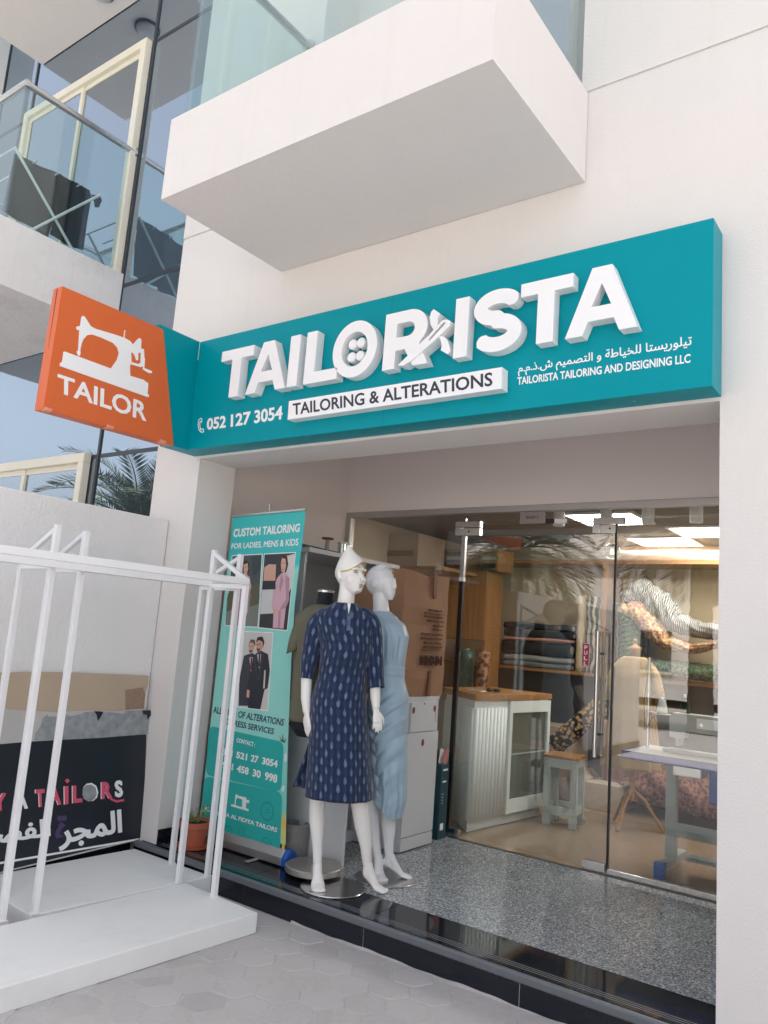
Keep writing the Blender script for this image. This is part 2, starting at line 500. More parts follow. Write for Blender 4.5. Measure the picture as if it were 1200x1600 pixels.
g = MB(); g.box(-700, 700, -900, 500, -0.32, -0.30)
tag(obj('ground', g, mat('far_sand', (0.42, 0.37, 0.31), 0.95, var=0.15, scale=0.05)), kind='structure')
g = MB(); g.box(-60, 60, -7.0, 3.5, -0.2, -0.0018)
tag(obj('paving_bed', g, M['sand']), kind='structure')
g = MB(); g.box(-120, 120, -15, -7.0, -0.28, -0.13)
tag(obj('road', g, M['asphalt']), kind='structure')
g = MB()
for k in range(-30, 31): g.box(k * 2 + 0.01, k * 2 + 1.99, -7.15, -7.0, -0.13, 0.004)
tag(obj('kerb', g, M['sand'], bevel=0.015), kind='structure')
pv = MB()
sd_ = 0.105; gx, gy = 1.5 * sd_, math.sqrt(3) * sd_
def jit(x, y):          # neighbours share the same wobble at a shared corner
    h = math.sin(x * 91.7 + y * 57.3) * 4375.5; k = math.sin(x * 37.1 - y * 83.9) * 6131.7
    return ((h - math.floor(h)) - 0.5) * 0.012, ((k - math.floor(k)) - 0.5) * 0.012
for i in range(-32, 15):
    for j in range(-24, 22):
        cx = i * gx + 0.02; cy = j * gy + (gy / 2 if i % 2 else 0) + 0.03
        if cy > 3.24 or cy < -1.2: continue
        top, low = [], []
        K = []
        for k in range(6):
            a = k * math.pi / 3
            X, Y = cx + sd_ * math.cos(a), cy + sd_ * math.sin(a)
            jx, jy = jit(round(X, 3), round(Y, 3)); K.append((X + jx, Y + jy))
        P = []
        for k in range(6):
            a, b = K[k], K[(k + 1) % 6]
            for t in (0.12, 0.37, 0.63, 0.88):
                # wavy edge: same wave seen from both sides
                nx, ny = b[1] - a[1], a[0] - b[0]
                s = 0.035 * math.sin(2 * math.pi * t) * (1 if (a[0] + a[1] * 1.7) < (b[0] + b[1] * 1.7) else 1)
                P.append((a[0] + (b[0] - a[0]) * t + nx * s, a[1] + (b[1] - a[1]) * t + ny * s))
        dz = random.uniform(-0.0025, 0.0025); tx, ty = random.uniform(-0.012, 0.012), random.uniform(-0.012, 0.012)
        rings = []
        for ins, z in ((0.955, -0.03), (0.955, -0.004), (0.93, -0.0008), (0.88, 0.0)):
            rings.append([(cx + (q[0] - cx) * ins, min(cy + (q[1] - cy) * ins, 3.283), z + dz + (q[0] - cx) * tx + (q[1] - cy) * ty) for q in P])
        pv.loft(rings)
tag(obj('pavement', pv, M['paver'], smooth=False), kind='structure')

# ------------------------------------------------------------------ the building
YF, XR = 3.32, -0.767
B = thing('shop_building', 'white stuccoed building with blue mirror glass, balconies and the tailor shop in its ground floor', 'building', (-2.6, 3.32, 0))
w = MB()
w.box(-4.48, -4.02, YF, 3.64, 0, 2.577)
w.box(XR, 4.5, YF, 3.64, 0, 2.577)
w.box(-4.48, 4.5, YF, 3.64, 2.577, 4.250)
w.box(-4.48, 4.5, YF + 0.006, 3.64, 4.250, 4.262)                      # painted groove line
w.box(-4.48, -3.26, YF - 0.004, 3.64, 4.262, 6.9)
w.box(-1.43, 4.5, YF - 0.004, 3.64, 4.262, 6.9)
w.box(-4.48, 4.5, YF - 0.004, 3.64, 6.9, 13)
w.box(-4.48, -4.30, 3.64, 8.2, 2.9, 13)
w.box(-14, -8.10, 3.2, 3.52, 0, 13)
obj('facade_wall', w, M['wall'], B)
w = MB(); w.box(-14, 4.5, 9.0, 9.2, 0, 13); w.box(-14, 4.5, 3.64, 9.0, 12.9, 13.1); w.box(4.4, 4.6, 3.64, 9, 0, 13)
obj('rear_wall', w, M['wall2'], B)
# porch
w = MB()
w.box(-4.30, -4.14, 3.64, 5.05, 0.0, 3.1)
w.box(-4.30, -4.14, 5.05, 5.16, 0.0, 3.1)
w.box(-4.14, XR + 0.5, 5.05, 5.16, 2.515, 3.1)
w.box(XR, XR + 0.14, 3.64, 5.05, 0.14, 3.1)
w.box(-4.30, XR + 0.5, 3.64, 5.16, 3.1, 3.2)
obj('porch_wall', w, M['recess'], B)
w = MB(); w.box(-4.14, XR + 0.5, 3.605, 5.045, 0.0, 0.14)
obj('porch_floor', w, M['granite'], B)
st = MB()
for a, b in ((-4.14, -3.214), (-3.21, -2.384), (-2.38, -1.549), (-1.545, XR - 0.006)): st.box(a, b, 3.306, 3.60, 0.131, 0.1395)
stp = obj('step', st, M['dark'], B)
r = MB()
for a, b in ((-4.20, -3.214), (-3.21, -2.384), (-2.38, -1.549), (-1.545, XR)): r.box(a, b, 3.296, 3.32, -0.02, 0.101)
obj('riser', r, M['riser'], stp)
r = MB(); r.box(-4.20, XR, 3.300, 3.60, -0.02, 0.128); obj('riser_bed', r, M['white_metal'], stp)
r = MB(); r.box(-4.22, XR - 0.004, 3.279, 3.3055, 0.101, 0.139); obj('nosing', r, M['nose'], stp, bevel=0.008, seg=3)
r = MB()
for y in (3.335, 3.353, 3.371): r.box(-4.13, XR - 0.01, y, y + 0.0035, 0.139, 0.1402)
obj('grip_strip', r, M['groove'], stp)
r = MB(); rg = []
for i in range(240):
    x = -2.85 + (2.85 + XR) * i / 239; k = 0.012 + 0.006 * math.sin(x * 9) + 0.003 * math.sin(x * 23 + 1); h = 0.007 + 0.004 * math.sin(x * 11 + 2) + 0.0015 * math.sin(x * 37)
    rg.append([(x, 3.297, h), (x, 3.297 - k * .45, h * .55), (x, 3.297 - k, 0.001), (x, 3.297 - k, -0.02), (x, 3.297, -0.02)])
r.loft(rg); obj('mortar_fillet', r, M['sand'], stp, smooth=False)
r = MB(); r.box(-4.118, -4.02 + 0.006, 3.33, 3.34, 0.14, 0.225); r.box(-4.02, -4.012, 3.325, 3.64, 0.14, 0.225); r.box(-4.14, -4.130, 3.64, 5.05, 0.14, 0.225)
obj('skirting', r, M['dark'], B)

# curtain wall of mirror glass left of the shop
cw = MB()
zz = [-0.1, 2.735, 4.16, 6.41, 9.6, 12.9]
xx = [-8.10, -7.41, -5.416, -4.48]
for a, b in zip(xx, xx[1:]):
    for c, d in zip(zz, zz[1:]): cw.box(a + 0.012, b - 0.012, 3.47, 3.478, c + 0.012, d - 0.012)
cwo = obj('curtain_wall', cw, M['curtain'], B)
mu = MB()
for x in xx: mu.box(x - 0.013, x + 0.013, 3.459, 3.50, -0.1, 12.9)
for z in zz[1:-1]:
    for a, b in zip(xx, xx[1:]): mu.box(a + 0.0185, b - 0.0185, 3.466, 3.50, z - 0.016, z + 0.016)
obj('mullion', mu, M['darkframe'], cwo)
def sliding_window(x0, x1, z0, z1, xm):
    f = MB()
    t = 0.075
    f.box(x0, x1, 3.395, 3.462, z1 - t, z1); f.box(x0, x1, 3.395, 3.462, z0, z0 + t)
    f.box(x0, x0 + t, 3.395, 3.462, z0 + t, z1 - t); f.box(x1 - t, x1, 3.395, 3.462, z0 + t, z1 - t)
    o = obj('window', f, M['cream'], B, bevel=0.006)
    s = MB(); k = 0.045
    for a, b, y in ((x0 + t, xm + 0.02, 3.425), (xm - 0.02, x1 - t, 3.437)):
        s.box(a, b, y, y + 0.012, z1 - t - k, z1 - t); s.box(a, b, y, y + 0.012, z0 + t, z0 + t + k)
        s.box(a, a + k, y, y + 0.012, z0 + t + k, z1 - t - k); s.box(b - k, b, y, y + 0.012, z0 + t + k, z1 - t - k)
    obj('sash', s, M['cream'], o)
    p = MB()
    p.box(x0 + t + k, xm - 0.025, 3.432, 3.436, z0 + t + k, z1 - t - k); p.box(xm + 0.025, x1 - t - k, 3.444, 3.448, z0 + t + k, z1 - t - k)
    obj('pane', p, M['window'], o)
sliding_window(-7.40, -5.435, 4.25, 6.415, -6.40)
sliding_window(-7.40, -5.50, 0.35, 2.757, -6.42)

# balconies
def balcony(x0, x1, y0, y1, z0, z1, m, rail_z, deck=True):
    s = MB(); t = 0.14
    s.box(x0, x1, y0, y1, z0, z0 + 0.16)
    s.box(x0, x1, y0, y0 + t, z0 + 0.16, z1); s.box(x0, x0 + t, y0 + t, y1, z0 + 0.16, z1); s.box(x1 - t, x1, y0 + t, y1, z0 + 0.16, z1)
    o = obj('balcony', s, m, B)
    a = 0.05
    p = MB(); p.box(x0 + a, x1 - a, y0 + a, y0 + a + 0.012, z1, rail_z - 0.02); obj('glass_panel', p, M['bglass'], o)
    for x in (x0 + a + 0.002, x1 - a - 0.014):
        p = MB(); p.box(x, x + 0.012, y0 + a + 0.02, y1 - 0.02, z1, rail_z - 0.02); obj('glass_panel', p, M['bglass'], o)
    h = MB(); r_ = 0.026; xa, xb, ya = x0 + a + 0.008, x1 - a - 0.008, y0 + a + 0.006
    h.tube([(xa, y1 - 0.01, rail_z), (xa, ya, rail_z)], r_, 14); h.tube([(xa - r_ * .9, ya, rail_z), (xb + r_ * .9, ya, rail_z)], r_, 14); h.tube([(xb, ya, rail_z), (xb, y1 - 0.01, rail_z)], r_, 14)
    for x in (xa, xb): h.lathe((x, y1 - 0.012, rail_z), [(0.045, -0.012), (0.045, 0.004), (0.03, 0.010)], 20, 'Y')
    obj('handrail', h, M['steel'], o, smooth=False)
    return o
balcony(-3.434, -1.395, 2.365, YF - 0.004, 3.765, 4.247, M['wall'], 5.36)
balcony(-7.44, -5.402, 2.43, 3.462, 3.765, 4.262, M['oldwall'], 5.36)
balcony(-7.33, -5.30, 2.43, 3.462, 6.98, 7.46, M['wall'], 8.5)
t = thing('ceiling_lamp', 'round ceiling lamp under the upper left balcony', 'lamp', (-5.96, 3.22, 6.98))
b = MB(); b.lathe((-5.96, 3.22, 6.93), [(0.075, 0), (0.10, 0.012), (0.105, 0.049)], 28); obj('shade', b, mat('frosted_shade', (0.5, 0.5, 0.5), 0.3), t, smooth=True)
b = MB(); b.lathe((-5.96, 3.22, 6.955), [(0.106, 0), (0.118, 0.004), (0.118, 0.0245), (0.106, 0.0245)], 28, cap=False); obj('rim', b, M['darkframe'], t)
# opening behind the shop balcony: side wall, jambs and a window
w = MB(); w.box(-3.26, -2.80, 3.64, 3.70, 4.26, 6.9); obj('reveal_wall', w, M['wall'], B)
w = MB(); w.box(-2.80, -2.66, 3.58, 3.66, 4.26, 6.9); w.box(-1.55, -1.432, 3.40, 3.66, 4.26, 6.9); w.box(-2.66, -1.55, 3.58, 3.66, 6.8, 6.9)
obj('window_jamb', w, mat('grey_jamb', (0.42, 0.42, 0.41), 0.6), B)
w = MB(); w.box(-2.655, -1.552, 3.62, 3.626, 4.26, 6.795); obj('balcony_window', w, M['window'], B)
w = MB()
for x in (-2.655, -2.15, -1.60): w.box(x, x + 0.045, 3.59, 3.618, 4.26, 6.795)
obj('balcony_window_frame', w, M['cream'], B)

# shop interior shell
IZ = 2.62
w = MB(); w.box(-4.6, 2.6, 8.0, 8.1, 0.0, IZ); w.box(2.5, 2.6, 5.16, 8.0, 0.0, IZ); w.box(-4.7, -4.6, 5.16, 8.1, 0.0, IZ); w.box(XR + 0.5, 2.6, 5.06, 5.16, 0, 3.1)
obj('interior_wall', w, mat('cream_interior', (0.70, 0.62, 0.50), 0.8, var=0.04), B)
w = MB(); w.box(-4.7, 2.6, 5.03, 8.1, 0.0, 0.132)
obj('interior_floor', w, mat('beige_tile_floor', (0.30, 0.215, 0.145), 0.10, var=0.08, scale=2), B)
w = MB(); w.box(-4.7, 2.6, 5.165, 8.1, IZ, IZ + 0.05)
obj('interior_ceiling', w, mat('grey_ceiling', (0.22, 0.22, 0.22), 0.8), B)

# garden wall between the two plots
GW = thing('boundary_wall', 'low white rendered garden wall running out from the left pier, old signs leaning on it', 'wall', (-4.4, 2.0, 0))
w = MB(); w.box(-4.55, -4.258, -3.0, 3.316, 0, 2.165); obj('wall_body', w, mat('grey_white_render', (0.78, 0.765, 0.755), 0.9, var=0.05, scale=2.0, bump=0.9, bscale=55, bdist=0.006, stain=0.10), GW, bevel=0.006)
w = MB(); w.box(-4.256, -4.236, -3.0, 3.30, 0, 0.145); obj('plinth', w, M['dark'], GW)

# ------------------------------------------------------------------ teal shop sign
M['teal'] = mat('teal_panel', lin(0, 143, 156), 0.36, var=0.04, scale=2.0, bump=0.03, bscale=3.0, bdist=0.02, spec=0.12, stain=0.05, streak=0.05)
M['orange'] = mat('orange_panel', lin(212, 104, 56), 0.36, var=0.05, scale=2.5, spec=0.25, stain=0.05)
M['ink'] = mat('dark_ink', lin(46, 48, 62), 0.5)
SG = thing('shop_sign', 'long teal box sign with raised white lettering above the shop entrance', 'sign', (-2.36, 3.32, 2.59))
b = MB(); b.box(-3.967, -0.760, 3.165, 3.318, 2.592, 3.325); obj('sign_box', b, M['teal'], SG, bevel=0.003)
b = MB()
for x in (-2.405,): b.box(x, x + 0.0014, 3.1644, 3.166, 2.596, 3.322)
obj('seam', b, mat('teal_seam', lin(0, 92, 108), 0.5), SG)
for x in (-3.6, -3.0, -2.35, -1.7, -1.1):
    b = MB(); b.lathe((x, 3.24, 2.5915), [(0.004, -0.001), (0.0055, -0.0005), (0.0055, 0.002)], 10); obj('rivet', b, M['alu'], SG)
b = MB(); solid(poly2d([[(3.316, 2.592), (3.03, 2.592), (2.84, 3.325), (3.164, 3.325), (3.164, 3.20), (3.316, 3.20)]]), lambda y, z, d: (-3.9675 - d, y, z), 0.105, b); b.fix = True
obj('return_panel', b, M['teal'], SG)
LF, LD = 3.10, 0.062
lput = lambda x, z, d: (x, LF + d, z)
def sign_letter(polys, holes=None):
    sh = poly2d([polys] + holes) if holes is not None else union2d(polys)
    mb = solid(sh, lput, LD); mb.fix = True
    return obj('letter', mb, M['white'], SG, bevel=0.0 if holes is not None else 0.002, seg=2)
zb, zt = 2.873, 3.184
rect = lambda a, b, c, d: [(a, c), (b, c), (b, d), (a, d)]
def TT(x0, x1): sign_letter([rect(x0, x1, zt - 0.066, zt), rect((x0 + x1) / 2 - 0.041, (x0 + x1) / 2 + 0.041, zb, zt)])
def AA(x0, x1):
    m_ = (x0 + x1) / 2; t = 0.080; ap = 0.045
    sign_letter([(x0, zb), (x0 + t, zb), (x0 + t + 0.025, zb + 0.062), (x1 - t - 0.025, zb + 0.062), (x1 - t, zb), (x1, zb), (m_ + ap, zt), (m_ - ap, zt)],
                [[(m_ - 0.045, zb + 0.127), (m_ + 0.045, zb + 0.127), (m_, zb + 0.232)]])
def II(x0, x1): sign_letter([rect(x0, x1, zb, zt)])
TT(-3.659, -3.375); AA(-3.412, -3.085); II(-3.072, -2.996)
sign_letter([rect(-2.945, -2.868, zb, zt), rect(-2.945, -2.70, zb, zb + 0.066)])
oc = (-2.588, 3.027)
sign_letter(ring_pts(oc[0], oc[1], 0.152, 0.161, 56), [ring_pts(oc[0], oc[1], 0.090, 0.098, 44)])
# R: bowl, stem and leg
x0 = -2.388
bowl = [(x0, zb), (x0 + 0.077, zb), (x0 + 0.077, zb + 0.098), (x0 + 0.135, zb + 0.098)] + [(x0 + 0.193, zb), (x0 + 0.283, zb), (x0 + 0.225, zb + 0.115)] + ring_pts(x0 + 0.155, zt - 0.104, 0.113, 0.104, 20, -0.75, math.pi / 2) + [(x0, zt)]
hole = [(x0 + 0.077, zt - 0.143), (x0 + 0.148, zt - 0.143)] + ring_pts(x0 + 0.148, zt - 0.104, 0.042, 0.039, 12, -math.pi / 2, math.pi / 2) + [(x0 + 0.077, zt - 0.065)]
sign_letter(bowl, [hole])
II(-1.957, -1.880)
# S as a thick bent stroke
sx, w_ = -1.722, 0.073
pa = ring_pts(sx, zt - 0.082 - 0.006, 0.092, 0.054, 18, 0.42, math.pi * 1.5) 
pb = ring_pts(sx + 0.002, zb + 0.086 + 0.006, 0.094, 0.058, 18, math.pi / 2, -math.pi + 0.50)
sign_letter(stroke(pa + pb, w_))
TT(-1.602, -1.343); AA(-1.372, -1.046)
for dx, dz in ((-0.034, 0.037), (0.034, 0.037), (-0.034, -0.037), (0.034, -0.037)):
    b = MB(); b.lathe((oc[0] + dx * 0.86, LF + 0.012, oc[1] + dz), [(0.021, 0.052), (0.029, 0.044), (0.029, 0.006), (0.024, 0.0)], 24, 'Y'); b.fix = True
    obj('button_peg', b, M['white'], SG, smooth=False)
n_ = [(-2.280, 2.883), (-2.099, 3.015), (-2.025, 3.079), (-1.999, 3.082), (-1.977, 3.068), (-1.978, 3.045), (-2.073, 2.972), (-2.206, 2.892), (-2.246, 2.876)]
e_ = [(-2.103, 2.988), (-2.091, 2.985), (-2.014, 3.050), (-2.003, 3.065), (-2.015, 3.069), (-2.026, 3.062)]
b = MB(); solid(poly2d([n_, e_]), lambda x, z, d: (x, 3.088 + d, z), 0.072, b); b.fix = True; obj('needle', b, M['white'], SG)
for r_ in ([(-2.085, 3.154), (-2.061, 3.136), (-2.045, 3.122), (-2.057, 3.099), (-2.055, 3.060), (-2.078, 3.041), (-2.098, 3.076), (-2.107, 3.114), (-2.099, 3.143)],
           [(-2.042, 3.000), (-2.020, 3.001), (-1.993, 2.976), (-1.976, 2.936), (-1.971, 2.908), (-1.985, 2.899), (-2.026, 2.926), (-2.022, 2.951), (-2.031, 2.978)]):
    b = MB(); solid(poly2d([r_]), lambda x, z, d: (x, 3.095 + d, z), 0.066, b); b.fix = True; obj('thread_ribbon', b, M['white'], SG)
pq = [(-3.040, 2.787), (-1.681, 2.788), (-1.678, 2.682), (-3.037, 2.677)]
b = MB(); solid(poly2d([list(reversed(pq))]), lput, LD, b); b.fix = True; tp = obj('tagline_plate', b, M['white'], SG)
letter_on('lettering', 'TAILORING & ALTERATIONS', [(-3.008, 2.769), (-1.73, 2.771), (-1.725, 2.702), (-2.998, 2.698)], 'Y', LF - 0.0015, M['ink'], tp, bold=0.018)
for word, q in (('052', [(-3.808, 2.786), (-3.631, 2.788), (-3.624, 2.705), (-3.800, 2.707)]), ('127', [(-3.588, 2.788), (-3.415, 2.790), (-3.407, 2.706), (-3.578, 2.705)]), ('3054', [(-3.384, 2.791), (-3.149, 2.793), (-3.143, 2.709), (-3.375, 2.706)])):
    letter_on('phone_lettering', word, q, 'Y', 3.1635, M['white'], SG, bold=0.028)
flat_on('phone_mark', stroke([(-3.869, 2.794), (-3.887, 2.782), (-3.889, 2.754), (-3.875, 2.719), (-3.850, 2.699), (-3.828, 2.698), (-3.831, 2.717), (-3.844, 2.721), (-3.853, 2.715), (-3.865, 2.729), (-3.873, 2.758), (-3.871, 2.772), (-3.855, 2.766), (-3.858, 2.785)], 0.006, True), 'Y', 3.1635, M['white'], SG, depth=0.003, union=True)
letter_on('english_lettering', 'TAILORISTA TAILORING AND DESIGNING LLC', [(-1.631, 2.751), (-0.846, 2.742), (-0.846, 2.703), (-1.629, 2.713)], 'Y', 3.1635, M['white'], SG, bold=0.02)
letter_on('arabic_lettering', '\ufee1.\ufee1.\ufeab.\ufeb5 \ufee2\ufef4\ufee4\ufebc\ufe98\ufedf\ufe8d \ufeed \ufe94\ufec3\ufe8e\ufef4\ufea8\ufee0\ufedf \ufe8e\ufe98\ufeb4\ufef3\ufead\ufeee\ufee0\ufef4\ufe97', [(-1.63, 2.815), (-0.842, 2.822), (-0.842, 2.758), (-1.628, 2.755)], 'Y', 3.1635, M['white'], SG, bold=0.012)

# ------------------------------------------------------------------ orange projecting sign
OS = thing('projecting_sign', 'orange tapered projecting sign with white sewing machine, at the end of the teal sign', 'sign', (-4.0, 3.05, 2.6))
op = [(2.168, 3.290), (2.862, 3.296), (3.046, 2.592), (2.163, 2.578)]
b = MB(); solid(poly2d([op]), lambda y, z, d: (-3.955 - d, y, z), 0.088, b); b.fix = True; obj('sign_body', b, M['orange'], OS, bevel=0.002)
b = MB(); b.box(-4.003, -3.999, 2.1655, 2.1672, 2.59, 3.28); obj('edge_seam', b, M['ink'], OS)
for y, z in ((2.19, 2.579), (2.58, 2.5855), (2.96, 2.5915)):
    b = MB(); b.box(-3.985, -3.945, y - 0.022, y + 0.022, z - 0.006, z + 0.012); obj('corner_clip', b, mat('salmon_clip', lin(226, 150, 125), 0.4), OS, bevel=0.003)
emb = [[(2.230, 2.927), (2.242, 2.931), (2.669, 2.930), (2.762, 2.935), (2.802, 2.924), (2.806, 2.859), (2.817, 2.856), (2.815, 2.839), (2.220, 2.841), (2.220, 2.859), (2.230, 2.867)],
       [(2.305, 3.159), (2.314, 3.172), (2.328, 3.169), (2.372, 3.130), (2.405, 3.127), (2.551, 3.141), (2.603, 3.143), (2.638, 3.138), (2.662, 3.123), (2.666, 3.082), (2.655, 3.069), (2.665, 3.019), (2.659, 2.986), (2.672, 2.913), (2.533, 2.928), (2.565, 2.993), (2.572, 3.037), (2.558, 3.067), (2.526, 3.085), (2.443, 3.089), (2.387, 3.086), (2.357, 3.071), (2.338, 3.040), (2.331, 3.015), (2.328, 2.981), (2.331, 2.938), (2.317, 2.935), (2.313, 2.979), (2.310, 3.014), (2.305, 3.079)],
       [(2.283, 3.085), (2.287, 3.097), (2.309, 3.108), (2.312, 3.087), (2.294, 3.077)],
       [(2.589, 3.188), (2.595, 3.191), (2.598, 3.136), (2.590, 3.135)],
       [(2.307, 2.959), (2.331, 2.962), (2.333, 2.948), (2.311, 2.944)],
       [(2.658, 3.122), (2.676, 3.152), (2.688, 3.171), (2.702, 3.181), (2.714, 3.173), (2.721, 3.093), (2.704, 3.087), (2.710, 3.041), (2.695, 3.037), (2.680, 3.063), (2.658, 3.077)],
       [(2.717, 3.119), (2.740, 3.123), (2.749, 3.079), (2.749, 3.017), (2.733, 3.005), (2.664, 3.000), (2.667, 3.016), (2.716, 3.019), (2.728, 3.033)],
       [(2.741, 3.075), (2.755, 3.072), (2.760, 3.009), (2.815, 3.007), (2.819, 2.996), (2.795, 2.988), (2.750, 2.997)]]
flat_on('sewing_machine_emblem', emb, 'X', -3.9535, M['white'], OS, depth=0.003, out=1, union=True)
letter_on('lettering', 'TAILOR', [(2.215, 2.796), (2.811, 2.803), (2.821, 2.686), (2.229, 2.691)], 'X', -3.9535, M['white'], OS, out=1, bold=0.022, depth=0.003)

# ------------------------------------------------------------------ roll-up banner
BY = 3.655
BN = thing('roll_up_banner', 'teal roll-up banner advertising custom tailoring, standing by the left pier', 'banner', (-3.6, 3.66, 0.14))
TL, TR = (-3.978, 2.230), (-3.315, 2.254)
REDGE = [(-3.212, 0.257), (-3.265, 0.757), (-3.281, 0.943), (-3.313, 1.342), (-3.329, 1.636), (-3.324, 1.856), (-3.315, 2.071), (-3.315, 2.254)]
LEDGE = [(-3.969, 0.256), (-3.961, 0.356), (-3.968, 1.043), (-3.978, 2.230)]
def along(E_, t):
    z = E_[0][1] + (E_[-1][1] - E_[0][1]) * t
    for i in range(len(E_) - 1):
        a, b_ = E_[i], E_[i + 1]
        if z <= b_[1] or i == len(E_) - 2:
            k = (z - a[1]) / (b_[1] - a[1]); return Vector((a[0] + (b_[0] - a[0]) * k, z))
def bmix(s, t):
    return along(LEDGE, t) * (1 - s) + along(REDGE, t) * s
def bput(dep):
    return lambda s, t, d: (lambda p: (p.x, BY - 0.05 + dep + d + 0.02 * t, p.y))(bmix(s, t))
def inv(p):
    """banner coordinates (s, t) of a point on its sheet"""
    s, t = 0.5, 0.5
    for _ in range(30):
        q = bmix(s, t); e = Vector(p) - q
        ds = (bmix(s + 1e-3, t) - q) / 1e-3; dt = (bmix(s, t + 1e-3) - q) / 1e-3
        D = ds.x * dt.y - ds.y * dt.x
        s += (e.x * dt.y - e.y * dt.x) / D; t += (ds.x * e.y - ds.y * e.x) / D
    return s, t
m, n, l, p = new_mat('banner_print')
tc = n.new('ShaderNodeUVMap'); sp = n.new('ShaderNodeSeparateXYZ'); cr = n.new('ShaderNodeValToRGB'); e = cr.color_ramp.elements
e[0].position = 0.0; e[0].color = lin(190, 214, 150); e[1].position = 1; e[1].color = lin(52, 184, 184)
for a, c in ((0.06, lin(222, 190, 90)), (0.10, lin(120, 205, 195)), (0.32, lin(150, 215, 205)), (0.62, lin(140, 212, 202)), (0.815, lin(140, 212, 202)), (0.835, lin(52, 184, 184))):
    k = e.new(a); k.color = c
nz = n.new('ShaderNodeTexNoise'); nz.inputs['Scale'].default_value = 5; ma = n.new('ShaderNodeMath'); ma.operation = 'MULTIPLY_ADD'; ma.inputs[1].default_value = 0.06
l.new(tc.outputs[0], nz.inputs['Vector']); l.new(tc.outputs[0], sp.inputs[0]); l.new(nz.outputs['Fac'], ma.inputs[0]); l.new(sp.outputs[1], ma.inputs[2])
sb = n.new('ShaderNodeMath'); sb.operation = 'SUBTRACT'; sb.inputs[1].default_value = 0.03; l.new(ma.outputs[0], sb.inputs[0]); l.new(sb.outputs[0], cr.inputs[0])
l.new(cr.outputs[0], p.inputs['Base Color']); p.inputs['Roughness'].default_value = 0.4
M['banner'] = m
b = MB(fix=False); N = 24; vs = []; uv = []; fs = []
pf = bput(0.0)
for dd in (0.0, 0.0012):
    for i in range(N + 1):
        for j in range(7):
            vs.append(pf(j / 6, i / N, dd)); uv.append((j / 6, i / N))
for i in range(N):
    for j in range(6):
        k = i * 7 + j; fs.append((k, k + 1, k + 8, k + 7)); q = k + (N + 1) * 7; fs.append((q + 7, q + 8, q + 1, q))
b.add(vs, fs, uv=uv); prt = obj('printed_sheet', b, M['banner'], BN, smooth=True)
def on_banner(name, loops, m, lift=1, union=False, parent=prt):
    """flat print on the sheet from loops of sheet points (x, z)"""
    L_ = [[inv(q) for q in lp] for lp in loops]
    sh = union2d(L_) if union else poly2d(L_)
    mb = solid(sh, bput(-0.0007 * lift), 0.0005); mb.fix = True
    return obj(name, mb, m, parent)
def dense(lp, k=6):
    out = []
    for a, b_ in zip(lp, lp[1:] + lp[:1]):
        for i in range(k): out.append((a[0] + (b_[0] - a[0]) * i / k, a[1] + (b_[1] - a[1]) * i / k))
    return out
def banner_text(s, q, m, bold, lift=2):
    V, T, Bd = text2d(s, bold)
    tl, tr, br, bl = [Vector(inv(k)) for k in q]
    V2 = []
    for x, y in V:
        p_ = bl * (1 - x) * (1 - y) + br * x * (1 - y) + tr * x * y + tl * (1 - x) * y
        V2.append((p_.x, p_.y))
    mb = solid((V2, T, Bd), bput(-0.0007 * lift), 0.0005); mb.fix = True
    return obj('lettering', mb, m, prt)
def phone_line(s, q, m, bold):
    tl, tr, br, bl = [Vector(k) for k in q]; n_, i = len(s), 0
    for word in s.split(' '):
        a, c = i / n_, (i + len(word)) / n_; i += len(word) + 1
        banner_text(word, [tl.lerp(tr, a), tl.lerp(tr, c), bl.lerp(br, c), bl.lerp(br, a)], m, bold)
flat = lambda nm, c, r=0.45: mat(nm, c, r, var=0.05, scale=9)
M['p_white'] = flat('print_white', (0.8, 0.8, 0.8)); M['p_navy'] = flat('print_navy', lin(52, 62, 92)); M['p_card'] = flat('print_teal_card', lin(38, 170, 164))
banner_text('CUSTOM TAILORING', [(-3.953, 2.148), (-3.348, 2.172), (-3.348, 2.116), (-3.952, 2.090)], M['p_white'], 0.03)
banner_text('FOR LADIES, MENS & KIDS', [(-3.956, 2.047), (-3.350, 2.075), (-3.348, 2.022), (-3.958, 2.005)], M['p_white'], 0.02)
def photo(frame, bg, extra, vig=None):
    on_banner('photo_border', [dense(frame)], M['p_white'], 1)
    cx = sum(q[0] for q in frame) / 4; cz = sum(q[1] for q in frame) / 4
    inner = [(cx + (q[0] - cx) * 0.955, cz + (q[1] - cz) * 0.975) for q in frame]
    o = on_banner('photo', [dense(inner)], bg, 2)
    for i, (lp, mm) in enumerate(extra): on_banner('photo_shape', [lp], mm, 3 + i * 0.35, parent=o if False else prt)
skin = flat('print_skin', lin(205, 160, 140)); hair = flat('print_hair', lin(48, 36, 34)); pink = flat('print_pink', lin(205, 165, 178)); suit = flat('print_suit', lin(44, 46, 56)); suit2 = flat('print_suit_light', lin(58, 60, 72))
pinkd = flat('print_pink_fold', lin(176, 136, 150)); hair2 = flat('print_beard', lin(110, 84, 72)); dimd = flat('print_dark_tree', lin(56, 66, 70)); dim = flat('print_dim_street', lin(72, 80, 82)); pave = flat('print_pavement', lin(120, 126, 118)); olive = flat('print_foliage', lin(92, 88, 66)); grey = flat('print_grey', lin(200, 200, 200)); darkbg = flat('print_dark', lin(52, 54, 60)); tie = flat('print_tie', lin(110, 40, 60)); paleb = flat('print_pale_wall', lin(205, 200, 196))
